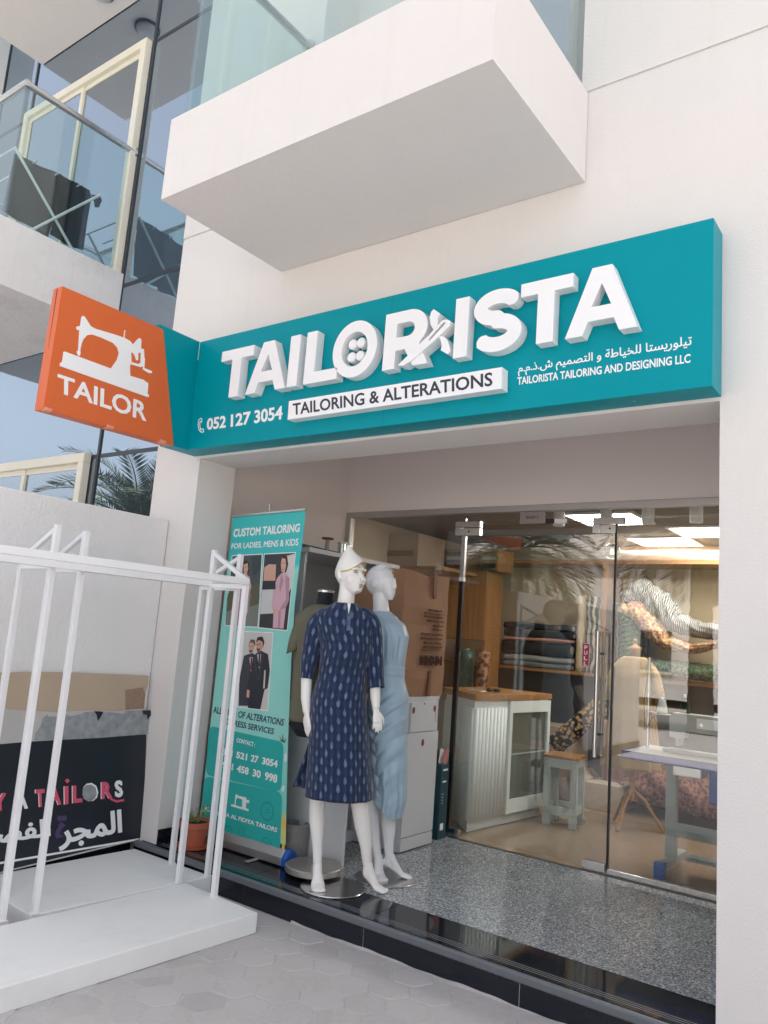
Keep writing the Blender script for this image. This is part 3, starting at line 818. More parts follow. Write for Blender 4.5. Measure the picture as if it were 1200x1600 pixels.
photo([(-3.944, 1.967), (-3.655, 1.978), (-3.625, 1.498), (-3.937, 1.493)], dim, [
    ([(-3.943, 1.684), (-3.781, 1.716), (-3.640, 1.711), (-3.631, 1.506), (-3.930, 1.499)], pave),
    ([(-3.722, 1.745), (-3.691, 1.790), (-3.647, 1.764), (-3.639, 1.650), (-3.718, 1.629)], olive),
    ([(-3.940, 1.703), (-3.891, 1.759), (-3.856, 1.615), (-3.928, 1.585)], olive),
    ([(-3.823, 1.824), (-3.753, 1.829), (-3.724, 1.762), (-3.737, 1.691), (-3.730, 1.594), (-3.775, 1.499), (-3.865, 1.498), (-3.880, 1.614), (-3.847, 1.723)], pink),
    ([(-3.828, 1.914), (-3.807, 1.937), (-3.775, 1.922), (-3.758, 1.870), (-3.770, 1.833), (-3.809, 1.819)], hair),
    ([(-3.819, 1.905), (-3.782, 1.915), (-3.769, 1.878), (-3.777, 1.847), (-3.763, 1.820), (-3.801, 1.815)], skin),
    ([(-3.847, 1.723), (-3.812, 1.797), (-3.785, 1.707), (-3.797, 1.617), (-3.813, 1.501), (-3.855, 1.503)], pinkd),
    ([(-3.752, 1.798), (-3.729, 1.762), (-3.739, 1.691), (-3.752, 1.708)], skin),
    ([(-3.799, 1.889), (-3.791, 1.890), (-3.792, 1.885), (-3.799, 1.885)], hair), ([(-3.779, 1.891), (-3.772, 1.891), (-3.773, 1.887), (-3.779, 1.887)], hair),
    ([(-3.789, 1.857), (-3.774, 1.859), (-3.781, 1.853)], tie),
    ([(-3.753, 1.960), (-3.663, 1.964), (-3.655, 1.871), (-3.720, 1.834)], dimd)])
photo([(-3.642, 1.978), (-3.362, 1.988), (-3.366, 1.491), (-3.622, 1.495)], darkbg, [
    ([(-3.624, 1.889), (-3.583, 1.909), (-3.522, 1.907), (-3.514, 1.802), (-3.620, 1.800)], skin),
    ([(-3.622, 1.743), (-3.501, 1.750), (-3.505, 1.594), (-3.617, 1.585)], grey),
    ([(-3.446, 1.960), (-3.368, 1.977), (-3.365, 1.771), (-3.391, 1.719), (-3.424, 1.838)], paleb),
    ([(-3.467, 1.851), (-3.427, 1.860), (-3.393, 1.822), (-3.377, 1.685), (-3.398, 1.633), (-3.401, 1.504), (-3.493, 1.505), (-3.500, 1.612), (-3.521, 1.628), (-3.523, 1.750), (-3.499, 1.820)], pink),
    ([(-3.482, 1.925), (-3.470, 1.964), (-3.431, 1.960), (-3.415, 1.908), (-3.426, 1.856), (-3.471, 1.881)], hair),
    ([(-3.480, 1.916), (-3.473, 1.950), (-3.443, 1.943), (-3.431, 1.899), (-3.441, 1.851), (-3.469, 1.864)], skin),
    ([(-3.430, 1.838), (-3.393, 1.822), (-3.377, 1.685), (-3.398, 1.633), (-3.448, 1.618), (-3.439, 1.640), (-3.404, 1.684)], pinkd),
    ([(-3.467, 1.848), (-3.440, 1.804), (-3.460, 1.725), (-3.473, 1.768)], pinkd),
    ([(-3.457, 1.614), (-3.437, 1.619), (-3.431, 1.506), (-3.448, 1.507)], pinkd),
    ([(-3.506, 1.625), (-3.477, 1.621), (-3.480, 1.587), (-3.499, 1.586)], skin),
    ([(-3.476, 1.916), (-3.467, 1.918), (-3.467, 1.913), (-3.475, 1.912)], hair), ([(-3.456, 1.919), (-3.445, 1.920), (-3.446, 1.915), (-3.455, 1.914)], hair),
    ([(-3.468, 1.876), (-3.449, 1.879), (-3.458, 1.872)], tie),
    ([(-3.620, 1.800), (-3.511, 1.802), (-3.501, 1.748), (-3.622, 1.742)], suit)])
photo([(-3.758, 1.470), (-3.485, 1.477), (-3.463, 0.992), (-3.736, 0.986)], paleb, [
    ([(-3.731, 1.457), (-3.635, 1.441), (-3.678, 1.352), (-3.731, 1.331)], grey),
    ([(-3.722, 1.314), (-3.648, 1.336), (-3.599, 1.314), (-3.568, 1.013), (-3.721, 0.998), (-3.742, 1.157)], suit2),
    ([(-3.636, 1.320), (-3.583, 1.357), (-3.511, 1.338), (-3.480, 1.239), (-3.485, 1.130), (-3.509, 1.119), (-3.528, 0.997), (-3.636, 0.993), (-3.663, 1.121), (-3.648, 1.233)], suit),
    ([(-3.606, 1.331), (-3.563, 1.334), (-3.574, 1.240)], paleb),
    ([(-3.671, 1.305), (-3.640, 1.311), (-3.644, 1.217)], paleb),
    ([(-3.592, 1.332), (-3.577, 1.331), (-3.571, 1.257), (-3.585, 1.252)], suit2),
    ([(-3.659, 1.306), (-3.644, 1.307), (-3.638, 1.230), (-3.653, 1.233)], tie),
    ([(-3.627, 1.407), (-3.616, 1.438), (-3.574, 1.445), (-3.552, 1.412), (-3.559, 1.377), (-3.587, 1.401)], hair),
    ([(-3.624, 1.407), (-3.602, 1.421), (-3.566, 1.411), (-3.561, 1.377), (-3.581, 1.343), (-3.614, 1.356)], skin),
    ([(-3.689, 1.394), (-3.673, 1.421), (-3.638, 1.419), (-3.628, 1.385), (-3.645, 1.380)], olive),
    ([(-3.691, 1.390), (-3.666, 1.404), (-3.639, 1.392), (-3.642, 1.346), (-3.675, 1.335)], skin),
    ([(-3.568, 1.355), (-3.540, 1.346), (-3.557, 1.174), (-3.572, 1.172)], suit2),
    ([(-3.603, 1.342), (-3.604, 1.280), (-3.572, 1.172), (-3.583, 1.171), (-3.630, 1.295)], suit2),
    ([(-3.525, 1.235), (-3.514, 1.241), (-3.506, 1.128), (-3.519, 1.125)], paleb),
    ([(-3.659, 1.105), (-3.635, 1.103), (-3.633, 1.056), (-3.658, 1.058)], skin),
    ([(-3.616, 1.366), (-3.587, 1.370), (-3.577, 1.349), (-3.597, 1.338)], hair2),
    ([(-3.680, 1.350), (-3.651, 1.355), (-3.645, 1.344), (-3.668, 1.332)], hair2),
    ([(-3.617, 1.394), (-3.605, 1.396), (-3.606, 1.391), (-3.617, 1.389)], hair), ([(-3.596, 1.397), (-3.583, 1.399), (-3.583, 1.393), (-3.595, 1.392)], hair),
    ([(-3.684, 1.375), (-3.674, 1.378), (-3.675, 1.373), (-3.683, 1.371)], hair), ([(-3.659, 1.379), (-3.649, 1.380), (-3.649, 1.375), (-3.659, 1.374)], hair)])
def rr(q, r=0.22):
    """rounded quad"""
    out = []
    for i in range(4):
        a, b_, c = Vector(q[i - 1]), Vector(q[i]), Vector(q[(i + 1) % 4])
        p0 = b_ + (a - b_).normalized() * 0.05; p1 = b_ + (c - b_).normalized() * 0.05
        for t in range(6):
            t /= 5; out.append(tuple(p0 * (1 - t) ** 2 + b_ * 2 * t * (1 - t) + p1 * t * t))
    return out
banner_text('ALL KIND OF ALTERATIONS', [(-3.952, 0.969), (-3.315, 0.963), (-3.322, 0.921), (-3.952, 0.926)], M['p_navy'], 0.022)
banner_text('EXPRESS SERVICES', [(-3.839, 0.907), (-3.391, 0.898), (-3.395, 0.862), (-3.840, 0.868)], M['p_navy'], 0.022)
on_banner('contact_card', [rr([(-3.975, 0.842), (-3.304, 0.829), (-3.287, 0.540), (-3.956, 0.536)])], M['p_card'], 1)
on_banner('name_card', [rr([(-3.967, 0.525), (-3.277, 0.542), (-3.249, 0.208), (-3.954, 0.209)])], M['p_card'], 1)
banner_text('CONTACT :', [(-3.706, 0.800), (-3.541, 0.794), (-3.543, 0.767), (-3.708, 0.774)], M['p_white'], 0.02)
phone_line('+971 521 27 3054', [(-3.860, 0.720), (-3.337, 0.718), (-3.337, 0.674), (-3.861, 0.680)], M['p_white'], 0.035)
phone_line('+971 458 30 998', [(-3.852, 0.643), (-3.328, 0.635), (-3.327, 0.586), (-3.854, 0.603)], M['p_white'], 0.035)
banner_text('AL MAJARA AL FIDIYA TAILORS', [(-3.933, 0.346), (-3.287, 0.339), (-3.290, 0.305), (-3.934, 0.314)], M['p_white'], 0.025)
sm = [[(0, 0), (1, 0), (1, .16), (0, .16)], [(.18, .16), (.24, .16), (.24, .62), (.3, .78), (.6, .74), (.62, .16), (.84, .16), (.84, .9), (.8, .98), (.34, .94), (.26, 1.05), (.18, .98)], [(.84, .6), (1.0, .6), (1.0, .85), (.84, .8)]]
q0, q1, q2, q3 = [Vector(k) for k in [(-3.691, 0.464), (-3.544, 0.464), (-3.538, 0.387), (-3.693, 0.389)]]
on_banner('sewing_machine_print', [[tuple(q3 * (1 - x) * (1 - y) + q2 * x * (1 - y) + q1 * x * y + q0 * (1 - x) * y) for x, y in lp] for lp in sm], M['p_white'], 2, union=True)
p_btn = flat('print_button', lin(24, 146, 142)); p_yel = flat('print_yellow', lin(222, 190, 80))
for cx_, cz_, r_ in ((712, 1110, 62), (735, 1355, 46), (372, 1268, 44), (500, 1262, 30)):
    o_ = [(-4.191, 1.041)]
    base = Vector((-3.384, 0.415)) ; k_ = 0.0009
    c_ = base + Vector(((cx_ - 712) * k_ * 1.02, -(cz_ - 1110) * k_ * 0.86 - (cx_ - 712) * k_ * -0.20))
    on_banner('button_print', [ring_pts(c_.x, c_.y, r_ * k_, r_ * k_, 24), ring_pts(c_.x, c_.y, r_ * k_ * 0.82, r_ * k_ * 0.82, 24)], p_btn, 2)
    on_banner('button_print', [ring_pts(c_.x + dx * r_ * k_ * .16, c_.y + dz * r_ * k_ * .16, r_ * k_ * .07, r_ * k_ * .07, 8) for dx, dz in ((-1, -1), (1, -1), (1, 1), (-1, 1))], M['p_navy'], 2, union=True)
for pts in ([(-3.289, 0.756), (-3.285, 0.769), (-3.276, 0.769), (-3.269, 0.752), (-3.267, 0.727), (-3.275, 0.716), (-3.284, 0.725)], [(-3.286, 0.559), (-3.281, 0.577), (-3.270, 0.585), (-3.262, 0.576), (-3.265, 0.556), (-3.278, 0.546)], [(-3.383, 0.201), (-3.325, 0.204), (-3.327, 0.185), (-3.371, 0.182)]):
    on_banner('spool_print', [pts], M['p_white'], 2)
on_banner('leaf_print', [[(-3.321, 0.827), (-3.321, 0.878), (-3.304, 0.829)], [(-3.310, 0.828), (-3.287, 0.857), (-3.296, 0.824)], [(-3.328, 0.829), (-3.344, 0.862), (-3.314, 0.828)]], olive, 2, union=True)
on_banner('flower_print', [[(-3.240, 0.258), (-3.220, 0.269), (-3.212, 0.186), (-3.310, 0.189), (-3.239, 0.216)]], p_yel, 1)
b = MB(); b.bar((TL[0] - 0.004, BY - 0.032, TL[1] + 0.006), (TR[0] + 0.004, BY - 0.032, TR[1] + 0.006), 0.022, 0.016); obj('top_rail', b, M['alu'], BN, bevel=0.003)
b = MB(); b.tube([(-3.62, BY + 0.035, 0.2), (-3.685, BY + 0.02, 2.32)], 0.008, 8); obj('support_pole', b, M['alu'], BN)
b = MB(); pr = [(0.0, 0.0), (0.095, 0.0), (0.09, 0.055), (0.055, 0.085), (0.03, 0.085), (0.0, 0.045)]
b.loft([[(x, BY - 0.085 + q[0], zz_ + q[1]) for q in pr] for x, zz_ in ((-4.0, 0.148), (-3.205, 0.148))]); cas = obj('base_cassette', b, M['alu'], BN, bevel=0.004)
blue = mat('blue_plastic', lin(20, 82, 165), 0.4)
b = MB(); b.loft([[(x, BY - 0.040 + (q[0] - 0.045) * 1.12, 0.146 + q[1] * 1.08) for q in pr] for x in (-3.2045, -3.165)]); obj('end_cap', b, blue, cas, bevel=0.008)
for x in (-3.82, -3.42):
    b = MB(); b.bar((x + 0.02, BY + 0.08, 0.145), (x + 0.02, BY - 0.17, 0.145), 0.032, 0.008); obj('foot', b, M['alu'], cas, bevel=0.003)

# ------------------------------------------------------------------ white display stands (platform + square-tube frame)
def stand(label, P, posts, hs, zt=0.096):
    """P: platform corners; posts: far-tall, far-short, near-tall, near-short (x, y)"""
    cx = sum(p[0] for p in P) / 4; cy = sum(p[1] for p in P) / 4
    t = thing('display_stand', label, 'display stand', (cx, cy, 0), 0, 'white display stands in front of the shop')
    b = MB(); b.loft([[(x, y, z) for x, y in P] for z in (0.0, zt)]); obj('platform', b, M['board_white'], t, bevel=0.004)
    ft, fs, nt, ns = posts; w_ = 0.028
    for (x, y), h in ((ft, 1.925), (nt, 1.915), (fs, 1.725), (ns, 1.725)):
        b = MB(); b.bar((x, y, zt), (x, y, h), w_, w_, (0, 1, 0)); obj('post', b, M['white_metal'], t, bevel=0.002)
        b = MB(); b.box(x - .021, x + .021, y - .021, y + .021, zt, zt + .005); obj('foot_plate', b, M['white_metal'], t, bevel=0.002)
    for a, c in ((ft, nt), (fs, ns)):
        b = MB(); d = 0.016 if a is ft else 0.0
        b.bar((a[0], a[1] + 0.014, 1.745 - d), (c[0], c[1] - 0.014, 1.745 - d), w_, 0.036); obj('rail', b, M['white_metal'], t, bevel=0.002)
    for a, c in ((ft, fs), (nt, ns)):
        b = MB(); b.bar((a[0], a[1], 1.716), (c[0], c[1], 1.716), 0.024, 0.024); obj('crossbar', b, M['white_metal'], t, bevel=0.002)
        b = MB(); b.bar((a[0], a[1], 1.905), (c[0], c[1], 1.755), 0.024, 0.024); obj('brace', b, M['white_metal'], t, bevel=0.002)
    return t
M['board_white'] = mat('worn_white_board', (0.80, 0.795, 0.78), 0.5, var=0.035, scale=7, stain=0.20, bump=0.12, bscale=20)
stand('white display stand nearest the paving, its platform running along the step', [(-2.98, 1.05), (-2.867, 3.057), (-3.452, 3.084), (-3.564, 1.08)], [(-3.475, 3.056), (-3.176, 3.042), (-3.585, 1.12), (-3.286, 1.10)], 0)
stand('white display stand against the black signboard, between the shop pier and the other stands', [(-3.535, 2.238), (-3.443, 3.268), (-4.15, 3.268), (-4.20, 2.27)], [(-3.462, 3.250), (-3.775, 3.250), (-3.548, 2.262), (-3.85, 2.275)], 0)
stand('white display stand at the street end, cut off by the photo edge', [(-3.596, 1.09), (-3.541, 2.135), (-4.20, 2.165), (-4.22, 1.12)], [(-3.556, 2.108), (-3.855, 2.12), (-3.60, 1.12), (-3.90, 1.14)], 0)

# ------------------------------------------------------------------ old signboard and cardboard leaning on the garden wall
lean = lambda y, z, d: (-4.165 - 0.065 * z - d, y, z)
SB = thing('signboard', 'old black tailor signboard with pink and white lettering leaning on the garden wall', 'signboard', (-4.18, 2.6, 0.1))
M['vinyl'] = mat('black_vinyl', lin(27, 33, 42), 0.35, var=0.25, scale=5, bump=0.08, bscale=10)
M['torn'] = mat('torn_vinyl', lin(146, 150, 152), 0.7, var=0.5, scale=22, stain=0.8)
M['substrate'] = mat('sign_substrate', lin(186, 182, 178), 0.7, var=0.08, stain=0.2)
M['pinkp'] = mat('pink_letter', lin(214, 84, 112), 0.5); M['purple'] = mat('purple_letter', lin(78, 58, 104), 0.5)
def on_board(name, loops, m, lift, depth=0.002, union=False, parent=None):
    sh = union2d(loops) if union else poly2d(loops)
    b = MB(); solid(sh, lambda y, z, d: lean(y, z, d - lift), depth, b); b.fix = True
    return obj(name, b, m, parent or SB)
def board_text(s, q, m, lift, bold):
    V, T, Bd = text2d(s, bold); tl, tr, br, bl = [Vector(k) for k in q]
    V2 = [tuple(bl * (1 - x) * (1 - y) + br * x * (1 - y) + tr * x * y + tl * (1 - x) * y) for x, y in V]
    b = MB(); solid((V2, T, Bd), lambda y, z, d: lean(y, z, d - lift), 0.002, b); b.fix = True
    return obj('lettering', b, m, SB)
on_board('board', [[(1.70, 0.075), (1.70, 0.968)] + [(2.307, 0.959), (2.532, 0.939), (2.676, 0.927), (2.838, 0.933), (3.039, 0.923), (3.266, 0.932), (3.317, 0.922), (3.350, 0.137)]], M['substrate'], 0.0, 0.018)
on_board('black_sheet', [[(1.71, 0.08), (1.71, 0.80)] + [(2.358, 0.771), (2.482, 0.774), (2.676, 0.773), (2.927, 0.773), (3.108, 0.774), (3.305, 0.771), (3.339, 0.148)]], M['vinyl'], 0.001)
on_board('torn_strip', [[(2.541, 0.779), (2.545, 0.821), (2.570, 0.857), (2.575, 0.895), (2.603, 0.918), (2.615, 0.905), (2.669, 0.906), (2.716, 0.914), (2.757, 0.903), (2.834, 0.915), (2.838, 0.924), (2.901, 0.925), (2.950, 0.916), (3.009, 0.919), (3.122, 0.905), (3.132, 0.923), (3.261, 0.921), (3.316, 0.912), (3.316, 0.773), (2.972, 0.769), (2.743, 0.772)]], M['torn'], 0.0018)
on_board('black_flap', [[(3.255, 0.922), (3.314, 0.922), (3.322, 0.893), (3.296, 0.867), (3.298, 0.894), (3.264, 0.900)]], M['vinyl'], 0.012, 0.006)
on_board('black_flap', [[(2.907, 0.928), (2.967, 0.923), (2.953, 0.895), (2.936, 0.871), (2.928, 0.901)]], M['vinyl'], 0.008, 0.005)
bq = lambda *q: q
for s, q, mm in (('A', [(2.653, 0.518), (2.734, 0.513), (2.747, 0.412), (2.668, 0.412)], 'pinkp'), ('I', [(2.756, 0.511), (2.782, 0.511), (2.794, 0.410), (2.769, 0.410)], 'pinkp'),
                 ('L', [(2.809, 0.509), (2.871, 0.507), (2.884, 0.409), (2.821, 0.411)], 'pinkp'), ('R', [(3.002, 0.511), (3.071, 0.507), (3.089, 0.407), (3.013, 0.411)], 'pinkp'),
                 ('T', [(2.579, 0.512), (2.633, 0.510), (2.648, 0.414), (2.594, 0.416)], 'pinkp'), ('A', [(2.454, 0.514), (2.532, 0.509), (2.545, 0.415), (2.467, 0.418)], 'white'),
                 ('Y', [(2.334, 0.513), (2.408, 0.514), (2.423, 0.424), (2.349, 0.423)], 'pinkp'), ('S', [(3.092, 0.511), (3.152, 0.508), (3.168, 0.406), (3.107, 0.409)], 'white')):
    sh = [(2.345, 0.715), (2.351, 0.715)]; off = sh[1][0] - sh[0][0]
    if mm == 'pinkp': board_text(s, [(a - off * 0.8, c) for a, c in q], M['white'], 0.0018, 0.035)
    board_text(s, q, M[mm], 0.0026, 0.045)
on_board('letter_dot', [[(2.756, 0.541), (2.770, 0.554), (2.789, 0.540), (2.774, 0.525)]], M['pinkp'], 0.0026)
on_board('letter_swash', stroke([(3.049, 0.438), (3.081, 0.404), (3.120, 0.386), (3.175, 0.388)], 0.012), M['pinkp'], 0.0034, union=True)
on_board('letter_ring', [[(2.882, 0.456), (2.882, 0.493), (2.902, 0.511), (2.936, 0.512), (2.970, 0.491), (2.987, 0.452), (2.980, 0.423), (2.956, 0.408), (2.922, 0.410), (2.895, 0.427)]], M['white'], 0.0018)
on_board('scuffed_disc', [[(2.879, 0.453), (2.880, 0.489), (2.901, 0.504), (2.933, 0.503), (2.964, 0.484), (2.977, 0.446), (2.967, 0.421), (2.943, 0.408), (2.914, 0.413), (2.892, 0.428)]], M['torn'], 0.0026)
board_text('\ufeae\ufea0\ufee4\ufedf\ufe8d', [(2.736, 0.326), (3.164, 0.336), (3.187, 0.158), (2.762, 0.157)], M['white'], 0.0018, 0.035)
board_text('\ufe93', [(2.713, 0.356), (2.791, 0.349), (2.807, 0.230), (2.732, 0.229)], M['purple'], 0.0020, 0.03)
board_text('\ufef4\ufec0\ufed4\ufedf\ufe8d', [(2.296, 0.365), (2.690, 0.345), (2.704, 0.225), (2.316, 0.233)], M['white'], 0.0018, 0.03)
on_board('rule_line', stroke([(2.308, 0.157), (3.302, 0.140)], 0.011), M['white'], 0.0018, union=True)
CB = thing('cardboard_sheet', 'torn brown cardboard panel behind the black signboard', 'cardboard', (-4.24, 2.6, 0.1))
M['card'] = mat('brown_cardboard', lin(184, 164, 142), 0.85, var=0.08, scale=5, bump=0.15, bscale=30)
b = MB(); solid(poly2d([[(1.7, 0.11), (1.7, 1.165)] + [(2.297, 1.150), (2.521, 1.156), (2.723, 1.154), (3.284, 1.138), (3.287, 1.089), (3.272, 1.020), (3.278, 0.911), (3.229, 0.913), (3.142, 0.916)] + [(3.10, 0.12)]]), lambda y, z, d: (-4.212 - 0.02 * z - d, y, z), 0.012, b); b.fix = True
obj('sheet', b, M['card'], CB)
b = MB(); solid(poly2d([[(3.117, 1.050), (3.245, 1.065), (3.272, 1.020), (3.271, 0.928), (3.136, 0.924)]]), lambda y, z, d: (-4.2105 - 0.02 * z - d, y, z), 0.002, b); b.fix = True
obj('torn_patch', b, mat('torn_kraft', lin(150, 126, 108), 0.95, var=0.25, scale=60), CB)

# ------------------------------------------------------------------ potted plant on the step
PT = thing('potted_plant', 'small green plant in a terracotta plastic pot on the step', 'plant', (-3.84, 3.455, 0.14))
tc_ = mat('terracotta_plastic', lin(176, 92, 66), 0.5, var=0.06)
b = MB(); c0 = (-3.84, 3.455, 0.14)
b.lathe(c0, [(0.062, 0.012), (0.072, 0.014), (0.088, 0.118), (0.090, 0.120), (0.100, 0.122), (0.103, 0.156), (0.096, 0.158), (0.090, 0.140), (0.02, 0.138)], 32); obj('pot', b, tc_, PT)
b = MB(); b.lathe(c0, [(0.085, 0.0), (0.098, 0.004), (0.102, 0.018), (0.095, 0.018), (0.06, 0.011)], 32); obj('saucer', b, tc_, PT)
b = MB(); b.lathe(c0, [(0.0895, 0.139), (0.05, 0.146), (0.01, 0.148)], 20); obj('soil', b, mat('soil', (0.05, 0.035, 0.025), 0.95), PT)
b = MB()
for i in range(15):
    a = random.uniform(0, 6.28); rr_ = random.uniform(0.0, 0.05); h = random.uniform(0.05, 0.12)
    p0 = Vector((c0[0] + rr_ * math.cos(a) * .5, c0[1] + rr_ * math.sin(a) * .5, 0.275)); p1 = p0 + Vector((math.cos(a) * h * .6, math.sin(a) * h * .6, h))
    b.tube([p0, p0.lerp(p1, .5) + Vector((0, 0, .008)), p1], 0.0015, 5)
    for k in range(9):
        q = p0.lerp(p1, random.uniform(0.3, 1.05)); d = Vector((random.uniform(-1, 1), random.uniform(-1, 1), random.uniform(-.3, .8))).normalized(); s = d.cross(Vector((.3, .2, 1))).normalized(); L_ = random.uniform(.014, .026)
        b.add([q, q + d * L_ * .5 + s * L_ * .32, q + d * L_, q + d * L_ * .5 - s * L_ * .32], [(0, 1, 2, 3)])
obj('foliage', b, mat('succulent_leaf', lin(140, 160, 96), 0.5, var=0.45, scale=40), PT)

# ------------------------------------------------------------------ clothes airer on the left balcony
AR = thing('clothes_airer', 'white folding clothes airer with crossed legs behind the balcony glass', 'airer', (-5.68, 2.9, 3.93))
def seg(name, q, x0, x1, r, parent, m):
    b = MB(); b.tube([(x0, *q[0]), (x1, *q[1])], r, 8); return obj(name, b, m, parent)
for x in (-5.62, -6.3):
    (a1, a2), (b1, b2) = [(2.549, 4.935), (3.130, 4.357)], [(2.674, 4.260), (3.278, 4.927)]
    seg('leg', (a1, a2), x, x, 0.011, AR, M['white_metal']); seg('leg', (b1, b2), x + 0.02, x + 0.02, 0.011, AR, M['white_metal'])
(r1, r2) = [(2.549, 4.935), (3.278, 4.927)]
for k in range(5):
    y = r1[0] + (r2[0] - r1[0]) * k / 4; z = r1[1] + (r2[1] - r1[1]) * k / 4 - 0.01
    b = MB(); b.tube([(-5.60, y, z), (-6.32, y, z)], 0.006, 8); obj('rail', b, M['white_metal'], AR)
def cloth(name, label, pts, x, m, loc, wob=0.008):
    t = thing(name, label, 'laundry', loc, 0, 'laundry on the left balcony')
    V, T, Bd = poly2d([pts]); mb = MB()
    bm = bmesh.new(); vv = [bm.verts.new((0, v[0], v[1])) for v in V]
    for q in T: bm.faces.new([vv[i] for i in q])
    bmesh.ops.subdivide_edges(bm, edges=bm.edges, cuts=7, use_grid_fill=True)
    bm.verts.index_update(); idx = {v: i for i, v in enumerate(bm.verts)}
    vs = [(x - 0.02 + wob * math.sin(v.co.y * 31 + v.co.z * 5) + wob * .6 * math.sin(v.co.y * 17 + 1.3 + v.co.z * 9), v.co.y, v.co.z) for v in bm.verts]
    mb.add(vs, [tuple(idx[v] for v in f.verts) for f in bm.faces]); bm.free()
    o = obj('cloth', mb, m, t, smooth=True)
    k = o.modifiers.new('thick', 'SOLIDIFY'); k.thickness = 0.006
    return t
M['dcloth'] = mat('dark_laundry', lin(30, 34, 44), 0.9, var=0.2, scale=9, bump=0.2, bscale=80); M['gcloth'] = mat('grey_laundry', lin(70, 70, 74), 0.9, var=0.15, scale=9, bump=0.2, bscale=80)
cloth('hanging_cloth', 'large charcoal cloth draped over the airer, next to the balcony corner', [(2.586, 4.921), (2.943, 4.952), (2.964, 4.623), (2.939, 4.407), (2.562, 4.437)], -5.66, M['gcloth'], (-5.66, 2.7, 4.3))
cloth('hanging_cloth', 'navy trousers hanging over the airer, nearest the window', [(2.918, 4.939), (3.215, 4.953), (3.240, 4.897), (3.237, 4.759), (3.225, 4.421), (3.135, 4.408), (2.939, 4.423), (2.947, 4.609)], -5.64, M['dcloth'], (-5.64, 3.0, 4.3))
cloth('hanging_cloth', 'small dark sock hung on the airer leg end', [(3.218, 4.907), (3.287, 4.929), (3.309, 4.895), (3.294, 4.829), (3.264, 4.817), (3.249, 4.863)], -5.61, M['dcloth'], (-5.61, 3.15, 4.8), 0.006)

# ------------------------------------------------------------------ porch furniture on the left
M['melamine'] = mat('white_melamine', (0.62, 0.63, 0.65), 0.35, var=0.02)
BK = thing('wall_shelf', 'white shelf unit against the left porch wall with tins on its top', 'shelf unit', (-3.8, 4.4, 0.14))
b = MB(); b.box(-4.135, -3.5, 3.90, 4.97, 2.028, 2.06); obj('top_board', b, M['melamine'], BK, bevel=0.002)
b = MB(); b.box(-4.135, -3.56, 3.93, 3.952, 0.14, 2.028); obj('side_panel', b, M['melamine'], BK, bevel=0.001)
b = MB(); b.box(-4.135, -3.52, 4.94, 4.965, 0.14, 2.028); obj('side_panel', b, M['melamine'], BK, bevel=0.001)
b = MB(); b.box(-4.135, -4.115, 3.953, 4.94, 0.14, 2.028); obj('back_panel', b, M['melamine'], BK)
b = MB(); b.box(-4.114, -3.56, 3.953, 4.94, 1.2, 1.22); obj('shelf', b, M['melamine'], BK)
sp_ = [(4.219, 2.083), (4.386, 2.084), (4.444, 2.088), (4.034, 2.090)]
T_ = thing('thread_spool', 'grey thread spool with a red top on the white shelf', 'spool', (-3.62, sp_[0][0], 2.06))
b = MB(); b.lathe((-3.62, sp_[0][0], 2.06), [(0.026, 0), (0.026, 0.006), (0.016, 0.012), (0.014, 0.09), (0.02, 0.096)], 18); obj('cone', b, mat('grey_thread', lin(150, 150, 150), 0.8), T_)
b = MB(); b.lathe((-3.62, sp_[0][0], 2.156), [(0.012, 0), (0.042, 0.002), (0.042, 0.014), (0.012, 0.018)], 18); obj('cap', b, mat('dull_red', lin(110, 52, 48), 0.5), T_)
for i, lab in ((1, 'small silver tin beside the spool on the white shelf'), (2, 'silver tin standing nearest the mannequin cap on the white shelf')):
    t = thing('tin', lab, 'tin', (-3.62, sp_[i][0], 2.06), 0, 'tins on the white shelf')
    b = MB(); b.lathe((-3.62, sp_[i][0], 2.06), [(0.03, 0), (0.031, 0.003), (0.031, 0.087), (0.029, 0.09)], 20); obj('can', b, M['steel'], t)
    b = MB(); b.lathe((-3.62, sp_[i][0], 2.15), [(0.033, 0), (0.033, 0.012), (0.01, 0.014)], 20); obj('lid', b, M['alu'], t)
t = thing('curtain_rod', 'dark metal rods lying on top of the white shelf', 'rod', (-3.66, 4.1, 2.06))
for k in range(3):
    b = MB(); b.tube([(-3.60 - k * 0.05, 3.92, 2.075), (-3.66 - k * 0.04, 4.5, 2.075)], 0.014, 10); obj('rod', b, M['darkframe'], t)

CBN = thing('drawer_cabinet', 'white sewing cabinet with floral drawer fronts under the carton', 'cabinet', (-3.2, 4.4, 0.14))
b = MB(); b.box(-3.50, -2.955, 3.822, 3.842, 0.14, 1.095); obj('end_panel', b, M['melamine'], CBN, bevel=0.001)
b = MB(); b.box(-3.50, -2.935, 3.815, 4.765, 1.096, 1.122); obj('top_board', b, M['melamine'], CBN, bevel=0.002)
b = MB(); b.box(-3.45, -2.936, 4.372, 4.755, 0.145, 1.095); obj('carcass', b, M['melamine'], CBN, bevel=0.001)
b = MB(); b.box(-3.34, -3.325, 3.843, 4.371, 0.14, 1.095); obj('back_panel', b, mat('grey_melamine', (0.30, 0.31, 0.33), 0.5), CBN)
b = MB(); b.box(-3.323, -3.306, 3.843, 4.371, 0.142, 0.215); obj('skirt_board', b, M['melamine'], CBN)
b = MB(); b.box(-2.936, -2.921, 4.40, 4.715, 0.895, 1.085); dr = obj('drawer', b, M['melamine'], CBN, bevel=0.001)
b = MB(); b.box(-2.936, -2.921, 4.375, 4.752, 0.235, 0.888); dr2 = obj('door_panel', b, M['melamine'], CBN, bevel=0.001)
